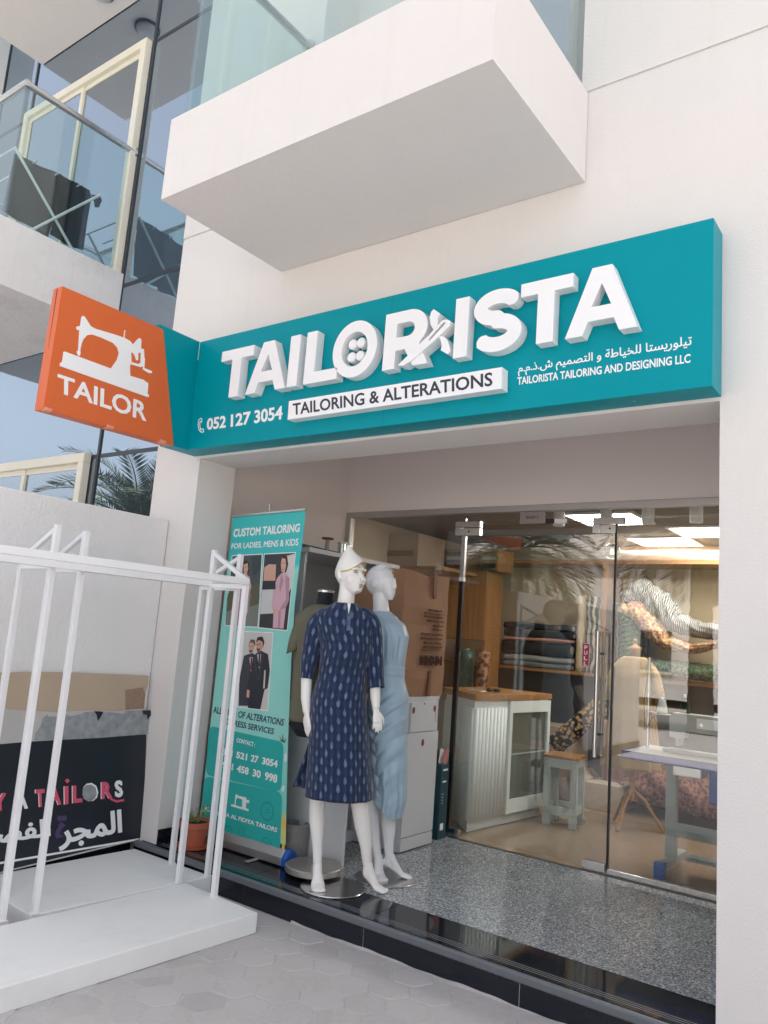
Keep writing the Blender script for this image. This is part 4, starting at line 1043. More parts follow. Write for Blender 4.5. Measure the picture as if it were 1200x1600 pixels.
b = MB(); b.box(-2.936, -2.921, 4.375, 4.752, 0.15, 0.228); obj('plinth_panel', b, M['melamine'], CBN, bevel=0.001)
mot = mat('berry_print', lin(128, 58, 66), 0.5, var=0.3, scale=60)
for y, z, r_, pa in ((4.425, 1.035, 0.022, dr), (4.685, 1.04, 0.022, dr), (4.55, 1.075, 0.008, dr), (4.56, 0.82, 0.024, dr2)):
    flat_on('berry_motif', [ring_pts(y, z, r_ * .72, r_, 18)], 'X', -2.9203, mot, pa, depth=0.002, out=1)
b = MB(); flat_on('stem_motif', stroke([(4.69, 1.03), (4.705, 0.99), (4.70, 0.95)], 0.003), 'X', -2.9203, M['darkframe'], dr, depth=0.002, out=1, union=True)

# tall brown carton on the cabinet
CT = thing('carton', 'tall dented brown carton with printed marks on top of the white cabinet', 'carton', (-3.18, 4.55, 1.122))
M['carton'] = mat('kraft_carton', lin(152, 114, 88), 0.8, var=0.12, scale=4, bump=0.25, bscale=7, bdist=0.02)
rings = []
for i in range(15):
    t = i / 14; z = 1.124 + t * 0.83
    bul = 0.014 * math.sin(math.pi * t); ring = []
    n_side = 8
    for (xa, ya), (xb, yb) in (((-3.44, 4.24), (-2.935, 4.24)), ((-2.935, 4.24), (-2.935, 4.795)), ((-2.935, 4.795), (-3.44, 4.795)), ((-3.44, 4.795), (-3.44, 4.24))):
        for k in range(n_side):
            q = k / n_side; s_ = math.sin(math.pi * q)
            x = xa + (xb - xa) * q; y = ya + (yb - ya) * q; nx, ny = (yb - ya), (xa - xb); L_ = math.hypot(nx, ny)
            w_ = (bul + 0.006 * math.sin(9 * t + 5 * q + xa * 7)) * s_ + 0.004 * math.sin(23 * t + 3 * xa)
            cz = 0.02 * (math.sin(3 * q + xa) * s_) if i == 14 else 0
            ring.append((x + nx / L_ * w_ - 0.02 * max(0, t - .93) * (1 if xa > -3 and q > .7 else 0), y + ny / L_ * w_ - 0.25 * max(0, t - 0.90) * (1 if (xa > -3 and q > 0.7 and ya < 4.5) else 0), z + cz + 0.004 * math.sin(11 * q + 4 * xa)))
    rings.append(ring)
b = MB(); b.loft(rings); cto = obj('box_body', b, M['carton'], CT, smooth=False)
inkb = mat('carton_ink', lin(92, 62, 50), 0.8)
xf = -2.905
def carton_mark(name, polys): flat_on(name, polys, 'X', xf, inkb, cto, depth=0.014, out=1, union=True)
random.seed(5)
for row, (z, y0, y1) in enumerate(((1.705, 4.52, 4.68), (1.66, 4.475, 4.71), (1.632, 4.515, 4.71), (1.603, 4.59, 4.71), (1.575, 4.59, 4.70), (1.542, 4.45, 4.71), (1.512, 4.45, 4.71), (1.483, 4.49, 4.71), (1.455, 4.49, 4.71))):
    y = y0; bars = []
    while y < y1 - 0.012:
        w_ = random.uniform(0.006, 0.028); bars.append(rect(y, min(y + w_, y1), z - 0.004, z + 0.0045 + random.uniform(-.002, .001))); y += w_ + random.uniform(0.003, 0.009)
    carton_mark('print_line', bars)
for z in (1.683, 1.433): carton_mark('rule_line', [rect(4.47, 4.715, z - 0.002, z + 0.002)])
for k in range(4):
    y = 4.455 + k * 0.068; f = stroke([(y, 1.335), (y + 0.056, 1.335), (y + 0.056, 1.395), (y, 1.395)], 0.003, True)
    g_ = [[[(y + .028, 1.388), (y + .038, 1.372), (y + .018, 1.372)], rect(y + .024, y + .032, 1.345, 1.375), rect(y + .015, y + .041, 1.341, 1.347)], [rect(y + .015, y + .02, 1.345, 1.385), rect(y + .034, y + .039, 1.345, 1.385), rect(y + .012, y + .042, 1.38, 1.386)], [rect(y + .026, y + .030, 1.343, 1.37), [(y + .014, 1.367), (y + .042, 1.367), (y + .028, 1.388)]], [[(y + .014, 1.385), (y + .042, 1.385), (y + .032, 1.362), (y + .032, 1.345), (y + .024, 1.345), (y + .024, 1.362)]]][k]
    carton_mark('handling_icon', f + g_)
tapm = mat('brown_tape', lin(116, 78, 58), 0.35)
flat_on('tape_strip', [[(4.555, 1.955), (4.60, 1.955), (4.602, 1.80), (4.585, 1.785), (4.565, 1.80)]], 'X', xf - 0.004, tapm, cto, depth=0.012, out=1)
flat_on('tape_strip', [[(4.56, 1.125), (4.60, 1.125), (4.592, 1.30), (4.57, 1.29)]], 'X', xf - 0.004, tapm, cto, depth=0.012, out=1)

TB = thing('product_box', 'slim dark teal printed box standing by the shop window', 'box', (-3.0, 4.93, 0.14))
b = MB(); b.box(-3.06, -2.955, 4.88, 4.985, 0.14, 0.64); tb = obj('box_body', b, mat('dark_teal_print', lin(26, 66, 78), 0.4, var=0.1), TB, bevel=0.002)
for z, w_ in ((0.60, .06), (0.52, .05), (0.44, .02), (0.42, .02), (0.40, .02), (0.38, .02)): flat_on('print_mark', [rect(4.905, 4.905 + w_, z, z + (.012 if w_ > .03 else .004))], 'X', -2.9545, M['white'], tb, depth=0.001, out=1)
flat_on('white_label', [rect(4.905, 4.945, 0.20, 0.245)], 'X', -2.9545, M['white'], tb, depth=0.001, out=1)
t = thing('folded_flyer', 'red and white folded flyers tucked behind the teal box', 'flyer', (-3.0, 4.95, 0.64))
for k in range(3):
    b = MB(); b.bar((-3.02 + k * .02, 4.91 + k * 0.02, 0.642), (-3.03 + k * .025, 4.93 + k * 0.03, 0.74), 0.05, 0.003, (1, 0, 0)); obj('sheet', b, (mat('flyer_red', lin(110, 34, 40), 0.5), M['white'], mat('flyer_rose', lin(190, 120, 120), 0.5))[k], t)

CY = thing('concrete_cylinder', 'rough grey concrete cylinder weight behind the banner foot', 'weight', (-3.285, 3.765, 0.14))
b = MB(); b.lathe((-3.285, 3.765, 0.14), [(0.080, 0), (0.083, 0.01), (0.083, 0.2), (0.078, 0.208), (0.062, 0.206), (0.060, 0.17)], 36); obj('body', b, mat('raw_concrete', lin(140, 138, 136), 0.95, var=0.2, scale=18, bump=0.8, bscale=45, bdist=0.006, stain=0.4), CY)
b = MB(); b.lathe((-3.285, 3.765, 0.14), [(0.0605, 0.171), (0.01, 0.172)], 20); obj('fill', b, M['dark'], CY)

# ------------------------------------------------------------------ mannequins
FZ = 0.14
M['mann'] = mat('glossy_cream_mannequin', (0.80, 0.78, 0.74), 0.28, var=0.02, scale=5)
M['mann2'] = mat('glossy_white_mannequin', (0.74, 0.745, 0.75), 0.25, var=0.02, scale=5)
M['gold'] = mat('gold_paint', (0.60, 0.42, 0.12), 0.35, metal=0.6); M['lip'] = mat('lip_paint', lin(150, 74, 78), 0.4)
def weld(o, voxel, smooth=6):
    """grow the overlapping limbs of a body into ONE continuous skin"""
    r = o.modifiers.new('skin', 'REMESH'); r.mode = 'VOXEL'; r.voxel_size = voxel; r.use_smooth_shade = True
    k = o.modifiers.new('soften', 'SMOOTH'); k.factor = 0.5; k.iterations = smooth
def pts(l): return [Vector((x, y, z - FZ)) for x, y, z in l]
def hand(b, wrist, d, side, palm_n, L=0.17, spread=0.02, curl=0.25):
    """palm, four bent fingers of different lengths and a thumb leaving the side of the palm"""
    d = Vector(d).normalized(); pn = Vector(palm_n); pn = (pn - d * pn.dot(d)).normalized(); sd = d.cross(pn).normalized() * side
    w = Vector(wrist); k = L / 0.18
    b.tube([w - d * .02, w + d * .02 * k, w + d * .05 * k, w + d * .085 * k], [(.016 * k, .021 * k), (.014 * k, .026 * k), (.0135 * k, .034 * k), (.0115 * k, .034 * k)], 12, flat=pn)
    for i, (ln, off) in enumerate(((.072, -.027), (.082, -.009), (.077, .009), (.060, .026))):
        p0 = w + d * (.078 - abs(off) * .18) * k + sd * off * k
        dd = (d + sd * off * spread * 40).normalized(); c = curl * (1 + .2 * i)
        p1 = p0 + dd * ln * .42 * k + pn * c * .012; p2 = p1 + (dd + pn * c).normalized() * ln * .33 * k; p3 = p2 + (dd + pn * c * 2).normalized() * ln * .25 * k
        b.tube([p0 - dd * .012, p0, p1, p2, p3], [.0078 * k, .0085 * k, .0078 * k, .0070 * k, .0052 * k], 8)
    t0 = w + d * .022 * k - sd * .022 * k
    t1 = t0 + (d * .7 - sd * .62 + pn * .25).normalized() * .036 * k; t2 = t1 + (d * .95 - sd * .18 + pn * .3).normalized() * .030 * k; t3 = t2 + (d + pn * .3).normalized() * .018 * k
    b.tube([t0 - d * .01 + sd * .012, t0, t1, t2, t3], [.012 * k, .0125 * k, .0098 * k, .0088 * k, .006 * k], 8)
def foot(b, ankle, toe, heel, w=0.040, arch=True):
    a, t, h = Vector(ankle), Vector(toe), Vector(heel); f = (t - h); f.z = 0; f.normalize(); up = Vector((0, 0, 1)); sd = f.cross(up)
    ball = t - f * .055 + up * .002
    b.tube([h + up * .016 - f * .004, h.lerp(a, .45) + up * .004 + f * .004, a + up * .03], [(.018, .018), (.026, .023), (.025, .024)], 12, flat=f)
    b.tube([h + up * .022 + f * .002, h.lerp(ball, .4) + up * .032, ball + up * .016, t + up * .006 - f * .012, t + up * .002], [(.020, .020), (.026, .024), (.015, w), (.011, w * .92), (.006, w * .6)], 14, flat=(0, 0, 1))
    b.tube([a + up * .03, a.lerp(ball, .35) + up * .014, ball + up * .020], [(.024, .024), (.022, .026), (.012, w * .8)], 12, flat=f)
    for i, off in enumerate((-.75, -.4, -.08, .24, .56)):
        L = (.034, .036, .036, .032, .030)[i]; r = (.0085, .007, .007, .0068, .0095)[i]
        p = t - f * .028 + sd * w * off + up * .004
        b.tube([p, p + f * L * .6 + up * .004, p + f * L * (1 - .25 * abs(off))], [r, r * 1.05, r * .7], 8)
def ell(c, y0, z, a, bb, n=40, e=2.0, mod=None):
    """superellipse ring; seam at the back"""
    out = []
    for k in range(n):
        t = 2 * math.pi * k / n + math.pi / 2
        ct, st_ = math.cos(t), math.sin(t)
        x = a * abs(ct) ** (2 / e) * (1 if ct > 0 else -1); y = bb * abs(st_) ** (2 / e) * (1 if st_ > 0 else -1)
        r = 1 + (mod(t, z) if mod else 0)
        out.append((c + x * r, y0 + y * r, z - FZ))
    return out
def table(rows, N):
    """smooth interpolation of section tables along z"""
    out = []
    for i in range(N + 1):
        z = rows[0][0] + (rows[-1][0] - rows[0][0]) * i / N
        for a, b_ in zip(rows, rows[1:]):
            if (a[0] - z) * (b_[0] - z) <= 1e-12:
                t = (z - a[0]) / (b_[0] - a[0]); t = t * t * (3 - 2 * t) * .5 + t * .5
                out.append([z] + [p + (q - p) * t for p, q in zip(a[1:], b_[1:])]); break
    return out
def shell(rows, N, n, mod=None, e=2.2):
    secs = table(rows, N); rings, uv = [], []
    for z, c, y0, a, bb in secs:
        r = ell(c, y0, z, a, bb, n, e, mod); r.append(r[0]); rings.append(r)
        per = math.pi * (a + bb)
        for k in range(n + 1): uv.append(((k / n - .5) * per, z))
    return rings, uv

# ikat print: staggered leaf motifs on indigo
def ikat():
    m, n, l, p = new_mat('indigo_ikat_cotton')
    p.inputs['Roughness'].default_value = 0.85; p.inputs['Sheen Weight'].default_value = 0.2
    uv = n.new('ShaderNodeUVMap'); sp = n.new('ShaderNodeSeparateXYZ'); nz = n.new('ShaderNodeTexNoise'); nz.inputs['Scale'].default_value = 60; nz.inputs['Detail'].default_value = 3
    tc = n.new('ShaderNodeTexCoord')
    l.new(uv.outputs[0], sp.inputs[0]); l.new(tc.outputs['Object'], nz.inputs['Vector'])
    def op(k, a, b=None, c=None):
        q = n.new('ShaderNodeMath'); q.operation = k
        for i, v in enumerate((a, b, c)):
            if v is None: continue
            if isinstance(v, (int, float)): q.inputs[i].default_value = v
            else: l.new(v, q.inputs[i])
        return q.outputs[0]
    wob = op('MULTIPLY', op('SUBTRACT', nz.outputs['Fac'], 0.5), 0.007)
    u = op('ADD', sp.outputs[0], wob); v = sp.outputs[1]
    def motif(su, sv, du, dv, w, h0):
        vv = op('ADD', op('DIVIDE', v, sv), dv); row = op('FLOOR', vv); fy = op('FRACT', vv)
        uu = op('ADD', op('DIVIDE', u, su), du); fx = op('ABSOLUTE', op('SUBTRACT', op('FRACT', uu), 0.5))
        # leaf: width rises from the stem, bulges, closes in a tip
        prof = op('MULTIPLY', op('SINE', op('MULTIPLY', op('POWER', op('MINIMUM', op('DIVIDE', fy, h0), 1.0), 0.72), math.pi)), w)
        prof = op('MULTIPLY', prof, op('LESS_THAN', fy, h0))
        d = op('SUBTRACT', prof, fx)
        return op('MINIMUM', op('MAXIMUM', op('MULTIPLY', d, 18.0), 0.0), 1.0)
    SU, SV = 0.058, 0.088
    mx = lambda f, g_: op('MAXIMUM', f, g_)
    a = mx(motif(SU, SV, 0.0, 0.0, 0.155, 0.60), motif(SU, SV, 0.5, 0.5, 0.155, 0.60))
    b_ = mx(motif(SU, SV, 0.5, 0.0, 0.19, 0.62), motif(SU, SV, 0.0, 0.5, 0.19, 0.62))
    c_ = mx(motif(SU, SV, 0.0, -0.06, 0.06, 0.40), motif(SU, SV, 0.5, 0.44, 0.06, 0.40))
    base = n.new('ShaderNodeMix'); base.data_type = 'RGBA'; base.inputs['A'].default_value = lin(13, 29, 62); base.inputs['B'].default_value = lin(14, 54, 90)
    l.new(op('MULTIPLY', b_, 0.65), base.inputs['Factor'])
    m2 = n.new('ShaderNodeMix'); m2.data_type = 'RGBA'; l.new(base.outputs['Result'], m2.inputs['A']); m2.inputs['B'].default_value = lin(98, 114, 142)
    n3 = n.new('ShaderNodeTexNoise'); n3.inputs['Scale'].default_value = 14; l.new(tc.outputs['Object'], n3.inputs['Vector'])
    l.new(op('MULTIPLY', a, op('MINIMUM', op('MAXIMUM', op('MULTIPLY_ADD', n3.outputs['Fac'], 3.0, -0.85), 0.15), 0.9)), m2.inputs['Factor'])
    m3 = n.new('ShaderNodeMix'); m3.data_type = 'RGBA'; l.new(m2.outputs['Result'], m3.inputs['A']); m3.inputs['B'].default_value = lin(124, 130, 160)
    l.new(op('MULTIPLY', c_, 0.5), m3.inputs['Factor'])
    l.new(m3.outputs['Result'], p.inputs['Base Color'])
    bp = n.new('ShaderNodeBump'); bp.inputs['Strength'].default_value = 0.15; bp.inputs['Distance'].default_value = 0.002; n4 = n.new('ShaderNodeTexNoise'); n4.inputs['Scale'].default_value = 400
    l.new(tc.outputs['Object'], n4.inputs['Vector']); l.new(n4.outputs['Fac'], bp.inputs['Height']); l.new(bp.outputs['Normal'], p.inputs['Normal'])
    return m
M['ikat'] = ikat()

M1 = thing('mannequin', 'cream mannequin with peaked turban in a navy printed tunic dress', 'mannequin', (-2.78, 3.52, FZ), math.radians(38.3))
b = MB()
# trunk, neck
b.loft([ell(c, y0, z, a, bb, 28) for z, c, y0, a, bb in ((0.86, -.03, .0, .10, .09), (0.98, -.035, 0, .15, .115), (1.14, -.035, 0, .135, .10), (1.28, -.035, 0, .115, .088), (1.42, -.03, 0, .135, .10), (1.54, -.045, .005, .14, .085), (1.60, -.05, .01, .11, .062), (1.635, -.05, .008, .058, .052))])
b.tube(pts([(-.05, .01, 1.58), (-.048, .006, 1.66), (-.046, -.002, 1.72), (-.04, .0, 1.79)]), [.060, .050, .047, .050], 20)
hc = Vector((-.030, 0, 1.842 - FZ)); HR = Matrix.Rotation(math.radians(38), 3, 'Z')
def H(x, y, z): return hc + HR @ Vector((x, y, z))
b.ball(hc + HR @ Vector((0, .016, .012)), (.076, .094, .094), 24, 14, HR)
b.ball(hc + HR @ Vector((0, -.026, -.045)), (.060, .066, .074), 24, 14, HR)
b.tube([H(0, -.038, -.030), H(0, -.056, -.072), H(0, -.072, -.104)], [(.058, .048), (.046, .040), (.023, .020)], 16, flat=HR @ Vector((1, 0, 0)))
b.tube([H(0, -.084, .012), H(0, -.099, -.014), H(0, -.112, -.036), H(0, -.099, -.044)], [.0075, .0085, .0115, .008], 10)
for s in (-1, 1):
    b.tube([H(s * .012, -.0875, .024), H(s * .030, -.086, .028), H(s * .050, -.068, .022)], [.0075, .0085, .007], 8)
    b.ball(H(s * .029, -.070, .006), (.015, .012, .0075), 12, 8, HR)
    b.tube([H(s * .072, .004, .018), H(s * .079, .016, .012), H(s * .080, .018, -.012), H(s * .074, .006, -.036)], [.006, .0095, .0085, .006], 8)
    b.ball(H(s * .029, -.046, -.034), (.035, .034, .042), 16, 12, HR)
b.ball(H(0, -.094, -.063), (.021, .011, .0065), 14, 8, HR); b.ball(H(0, -.092, -.073), (.018, .011, .0068), 14, 8, HR)
# arms
b.tube(pts([(-.17, .01, 1.56), (-.205, .015, 1.50), (-.225, .02, 1.36), (-.234, .01, 1.25), (-.226, -.012, 1.13), (-.214, -.03, 1.055)]), [.030, .036, .036, .033, .029, .021], 14)
hand(b, pts([(-.212, -.033, 1.045)])[0], (.16, -.10, -1), 1, (.55, .45, 0), 0.155, 0.012, 0.30)
b.tube(pts([(.085, .01, 1.57), (.12, .015, 1.50), (.142, .015, 1.36), (.152, .0, 1.25), (.160, -.03, 1.16), (.168, -.055, 1.105)]), [.030, .036, .036, .033, .029, .021], 14)
hand(b, pts([(.169, -.058, 1.095)])[0], (.20, -.42, -1), -1, (-.25, .75, -.3), 0.145, 0.014, 0.55)
# legs
b.tube(pts([(-.09, 0, .95), (-.10, -.005, .75), (-.112, -.008, .62), (-.112, .004, .545), (-.106, .014, .47), (-.094, .006, .36), (-.086, -.002, .27)]), [.075, .060, .047, .044, .044, .030, .0245], 18)
foot(b, *pts([(-.084, .0, .235), (-.066, -.115, .150), (-.082, .015, .196)]))
b.tube(pts([(.04, 0, .95), (.085, 0, .76), (.108, 0, .635), (.128, .006, .545), (.146, .012, .47), (.172, .004, .36), (.184, .0, .275)]), [.078, .064, .051, .048, .047, .032, .0245], 18)
foot(b, *pts([(.190, -.002, .245), (.298, -.040, .146), (.176, .006, .205)]))
mb1 = obj('body', b, M['mann'], M1, local=True, smooth=True); weld(mb1, 0.0036, 8)
# moulded turban with a peak, gold trim and painted face
b = MB(); rings = []
tip = H(-.026, .012, .168)
for i in range(23):
    t = i / 22
    base = H(0, .016, .020 + .022 * t)
    c = base.lerp(tip, max(0, (t - .12) / .88) ** 1.1); ring = []
    for k in range(40):
        a = 2 * math.pi * k / 40
        fr = max(0, -math.sin(a)); bk = max(0, math.sin(a))
        tilt = .046 * fr * (1 + 1.1 * math.cos(a)) - .052 * bk - .016 * abs(math.cos(a))
        tau = max(0, (t - .10) / .90); w = (1 - tau) ** .92 * (1 + .24 * math.sin(math.pi * tau)) + .004
        hug = 1 - (.17 * bk + .075 * max(0, -math.cos(a))) * max(0, 1 - t / .2) ** 1.5
        rid = 1 + .020 * math.sin(7 * a + 9 * t) * (1 - t) * (fr + .1)
        ring.append(tuple(c + HR @ Vector((.0795 * w * rid * hug * math.cos(a), .0975 * w * rid * hug * math.sin(a), tilt * max(0, 1 - t * 1.25) ** 1.2))))
    rings.append(ring)
b.loft(rings); obj('turban', b, M['mann'], M1, local=True, smooth=True)
b = MB(); cr_ = [Vector(rings[4][k % 40]) * .0 + Vector(rings[2][k % 40]) for k in range(21, 40)]
b.tube([hc + (q - hc) * 1.012 for q in cr_], .0032, 8); obj('gold_trim', b, M['gold'], M1, local=True, smooth=True)
b = MB(); q_ = [Vector(rings[r_][(31 + r_) % 40]) for r_ in range(3, 12)]
b.tube([hc + (q - hc) * 1.01 for q in q_], [.003] * 9, 8); obj('gold_trim', b, M['gold'], M1, local=True, smooth=True)
for s in (-1, 1):
    b = MB(); b.ball(H(s * .029, -.0765, .0125), (.0145, .007, .0042), 14, 8, HR); e_ = obj('eye_shadow', b, M['gold'], M1, local=True, smooth=True)
    b = MB(); b.tube([H(s * .014, -.0835, .0045), H(s * .029, -.0845, .0035), H(s * .044, -.0755, .0055)], .0016, 6); obj('lash_line', b, M['ink'], M1, local=True)
    b = MB(); b.tube([H(s * .014, -.0955, .034), H(s * .030, -.0945, .039), H(s * .048, -.0785, .031)], .0014, 6); obj('eyebrow', b, mat('brow_paint', lin(140, 112, 84), 0.6), M1, local=True)
b = MB(); b.ball(H(0, -.0985, -.063), (.0165, .0075, .0042), 16, 8, HR); b.ball(H(0, -.0965, -.0725), (.0135, .0075, .0045), 16, 8, HR); obj('lips', b, M['lip'], M1, local=True, smooth=True)
# dress
def fold1(t, z):
    k = max(0, (1.25 - z) / .65); f = max(0, -math.sin(t))
    return (.034 * math.sin(5 * t + 1.0 + 2 * z) + .022 * math.sin(11 * t + 3 * z)) * k + .008 * math.sin(4 * t + 14 * z) * (1 if z > 1.0 else .4)
rows = [(0.612, -.002, .0, .178, .150), (0.75, -.010, 0, .171, .148), (0.95, -.026, 0, .162, .142), (1.116, -.043, 0, .152, .128), (1.29, -.034, 0, .131, .106), (1.42, -.020, -.004, .146, .124), (1.52, -.042, 0, .164, .112), (1.575, -.050, .004, .172, .094), (1.606, -.050, .006, .162, .084), (1.630, -.049, .006, .126, .073), (1.650, -.048, .006, .088, .063), (1.673, -.048, .004, .064, .058)]
rings, uv = shell(rows, 60, 56, fold1)
b = MB(fix=False); b.loft(rings, cap=False, closed=False, uv=uv)
# slit back panel flaring out at the left
pr = []
for i in range(13):
    t = i / 12; z = 1.02 - t * .385
    L0, L1 = (-.165 - .095 * t ** 1.2), (-.13 - .03 * t)
    pr.append([(L0 + (L1 - L0) * k / 8, .045 + .035 * math.sin(k * .5 + 1) + .05 * k / 8 + .012 * math.sin(k * 1.6 + 3 * t), z - FZ) for k in range(9)])
b.loft(pr, cap=False, closed=False, uv=[(p[0] + .3, p[2]) for r in pr for p in r])
for arm in ([(-.050, .006, 1.592, .040), (-.110, .006, 1.600, .048), (-.165, .009, 1.585, .055), (-.198, .012, 1.540, .058), (-.212, .014, 1.47, .055), (-.220, .014, 1.39, .050), (-.228, .010, 1.31, .042), (-.232, .002, 1.236, .034)],
            [(-.050, .006, 1.600, .040), (.010, .006, 1.612, .048), (.062, .008, 1.606, .055), (.100, .010, 1.565, .060), (.120, .012, 1.49, .057), (.131, .012, 1.41, .053), (.144, .006, 1.32, .049), (.161, -.012, 1.213, .046)]):
    P_ = []; R2 = []
    for i in range(len(arm) - 1):
        for s_ in range(5):
            t = s_ / 5; q0, q1 = arm[i], arm[i + 1]; w_ = [q0[j] + (q1[j] - q0[j]) * t for j in range(4)]
            P_.append((w_[0], w_[1], w_[2] - FZ)); R2.append(w_[3] * (1 + .03 * math.sin(i * 2.3 + s_)))
    P_.append((arm[-1][0], arm[-1][1], arm[-1][2] - FZ)); R2.append(arm[-1][3])
    for _ in range(3): P_ = [P_[0]] + [tuple((Vector(P_[i - 1]) + Vector(P_[i]) * 2 + Vector(P_[i + 1])) / 4) for i in range(1, len(P_) - 1)] + [P_[-1]]
    k0 = len(b.v); b.tube(P_, R2, 28, cap=False, flat=(0, 1, 0))
    b.uv += [(.7 + (k % 28) / 28 * 2 * math.pi * .052, -.0 + (k // 28) * .0135) for k in range(len(b.v) - k0)]
d1 = obj('tunic_dress', b, M['ikat'], M1, local=True, smooth=True)
k = d1.modifiers.new('cloth', 'SOLIDIFY'); k.thickness = 0.003; k.offset = 1
b = MB(); b.bar((-.028, -.0665, 1.665 - FZ), (-.020, -.1235, 1.52 - FZ), .022, .004, (0, -1, 0)); obj('placket', b, M['ikat'], d1, local=True)
b = MB(); b.loft([[(-.038, -.064, 1.673 - FZ), (-.018, -.066, 1.673 - FZ), (-.026, -.092, 1.612 - FZ)], [(-.038, -.069, 1.674 - FZ), (-.018, -.071, 1.674 - FZ), (-.026, -.098, 1.612 - FZ)]]); obj('neck_slit', b, M['mann'], d1, local=True)
b = MB(); b.lathe((0.008, 0.0, 0.0005), [(0.176, 0), (0.178, 0.004), (0.174, 0.008), (0.02, 0.009)], 56); obj('base_plate', b, M['steel'], M1, local=True, smooth=False)
b = MB(); b.tube(pts([(-.094, .022, .15), (-.10, .035, .30)]), .006, 8); obj('support_rod', b, M['steel'], M1, local=True)

# second mannequin, behind
M2 = thing('mannequin', 'white faceless mannequin in a draped pale blue dress, behind the navy one', 'mannequin', (-2.68, 3.88, FZ), math.radians(34.6))
b = MB()
b.loft([ell(c, y0, z, a, bb, 28) for z, c, y0, a, bb in ((0.86, -.05, .0, .10, .09), (1.0, -.055, 0, .115, .12), (1.14, -.06, 0, .112, .11), (1.30, -.075, 0, .09, .09), (1.45, -.08, 0, .108, .11), (1.55, -.10, .005, .105, .12), (1.62, -.125, .01, .075, .075), (1.655, -.135, .008, .05, .05))])
b.tube(pts([(-.13, .01, 1.60), (-.14, .006, 1.68), (-.148, .0, 1.74), (-.15, .0, 1.80)]), [.058, .048, .046, .05], 20)
hc2 = Vector((-.146, 0, 1.826 - FZ)); HR = Matrix.Rotation(math.radians(62), 3, 'Z')
def H2(x, y, z): return hc2 + HR @ Vector((x, y, z))
b.ball(H2(0, .014, .006), (.078, .093, .095), 24, 14, HR)
b.tube([H2(0, -.040, .02), H2(0, -.052, -.040), H2(0, -.060, -.075), H2(0, -.064, -.106)], [(.062, .048), (.050, .042), (.038, .034), (.018, .018)], 16, flat=HR @ Vector((1, 0, 0)))
b.tube([H2(0, -.084, .016), H2(0, -.090, -.012), H2(0, -.093, -.036)], [.010, .012, .012], 10)
for s in (-1, 1): b.ball(H2(s * .077, .012, -.016), (.009, .018, .030), 10, 8, HR)
for k in range(8):          # moulded hair waves
    a = -0.9 + k * 0.23
    b.tube([H2(.082 * math.sin(a) * math.cos(q) , .014 + .097 * math.sin(q - .15), .006 + .098 * math.cos(a) * math.cos(q) + .002) for q in [-.95 + j * .2 for j in range(11)]], [.002] + [.0036] * 9 + [.002], 6)
b.tube(pts([(-.105, .015, 1.0), (-.108, .005, .75), (-.108, .0, .60), (-.098, .008, .48), (-.07, .01, .34), (-.052, .0, .26)]), [.065, .050, .040, .038, .027, .023], 16)
foot(b, *pts([(-.048, -.002, .235), (-.010, -.085, .148), (-.054, .012, .195)]), w=.036)
b.tube(pts([(-.03, 0, 1.0), (-.018, 0, .75), (-.012, 0, .60), (-.006, .008, .50), (.0, .012, .42), (.008, .004, .33), (.014, .0, .265)]), [.07, .055, .045, .043, .041, .029, .0245], 16)
foot(b, *pts([(.018, 0, .245), (.150, .022, .149), (-.012, .004, .215)]), w=.038)
mb2 = obj('body', b, M['mann2'], M2, local=True, smooth=True); weld(mb2, 0.0042, 4)
def fold2(t, z):
    x, f = math.cos(t), max(0, -math.sin(t))
    if z > 1.33: return (.075 * math.sin(17 * x + 1.2) * f + .012 * math.sin(9 * t)) * min(1, (z - 1.33) / .08) * max(0, (1.62 - z) / .2 if z > 1.42 else 1)
    if z > 1.285: return .04
    d = .118 * (x + .60)                       # distance from the gathered side seam
    ph = z - (1.35 * d - 2.9 * d * d if d > 0 else -1.4 * d) - .02 * math.sin(9 * z)
    sw = math.exp(-max(d, 0) * 8.5) * (.45 + .55 * math.sin(31 * ph + 2) ** 2)
    low = max(0, min(1, (.80 - z) / .25))
    v = (.085 * math.sin(88 * ph + 2.2 * math.sin(13 * ph)) * sw ** 1.5 + .034 * math.sin(41 * ph + 2 + 1.2 * math.sin(8 * z))) * (1 - .6 * low)
    v += low * (.06 * math.sin(11 * t + 4 * z) + .03 * math.sin(19 * t - 3 * z))
    return v * (.30 + f) * min(1, (1.285 - z) / .05) - .06 * math.exp(-(d / .010) ** 2) * f * (1 if z < 1.02 else 0)
rows = [(0.50, -.015, .0, .088, .105), (0.60, -.008, 0, .096, .112), (0.78, -.028, 0, .112, .125), (1.0, -.052, 0, .118, .132), (1.14, -.055, 0, .121, .128), (1.27, -.074, 0, .103, .104), (1.305, -.078, 0, .102, .102), (1.40, -.078, 0, .108, .112), (1.51, -.080, 0, .119, .124), (1.57, -.100, .004, .118, .112), (1.615, -.122, .008, .088, .078), (1.648, -.138, .006, .062, .060)]
rings, uv = shell(rows, 190, 120, fold2)
for r in rings[:44]:
    for k, q in enumerate(r):
        f = max(0, 1 - (q[2] + FZ - .50) / .25); r[k] = (q[0], q[1], q[2] + f * (.085 * max(0, (-q[0] - .0) / .1) - .012))
b = MB(fix=False); b.loft(rings, cap=False, closed=False, uv=uv)
def satin():
    m = mat('pale_blue_satin', lin(152, 176, 192), 0.36, var=0.05, scale=6, bump=0.05, bscale=300)
    m.node_tree.nodes['Principled BSDF'].inputs['Sheen Weight'].default_value = 0.3
    return m
d2 = obj('draped_dress', b, satin(), M2, local=True, smooth=True)
k = d2.modifiers.new('cloth', 'SOLIDIFY'); k.thickness = 0.003; k.offset = 1
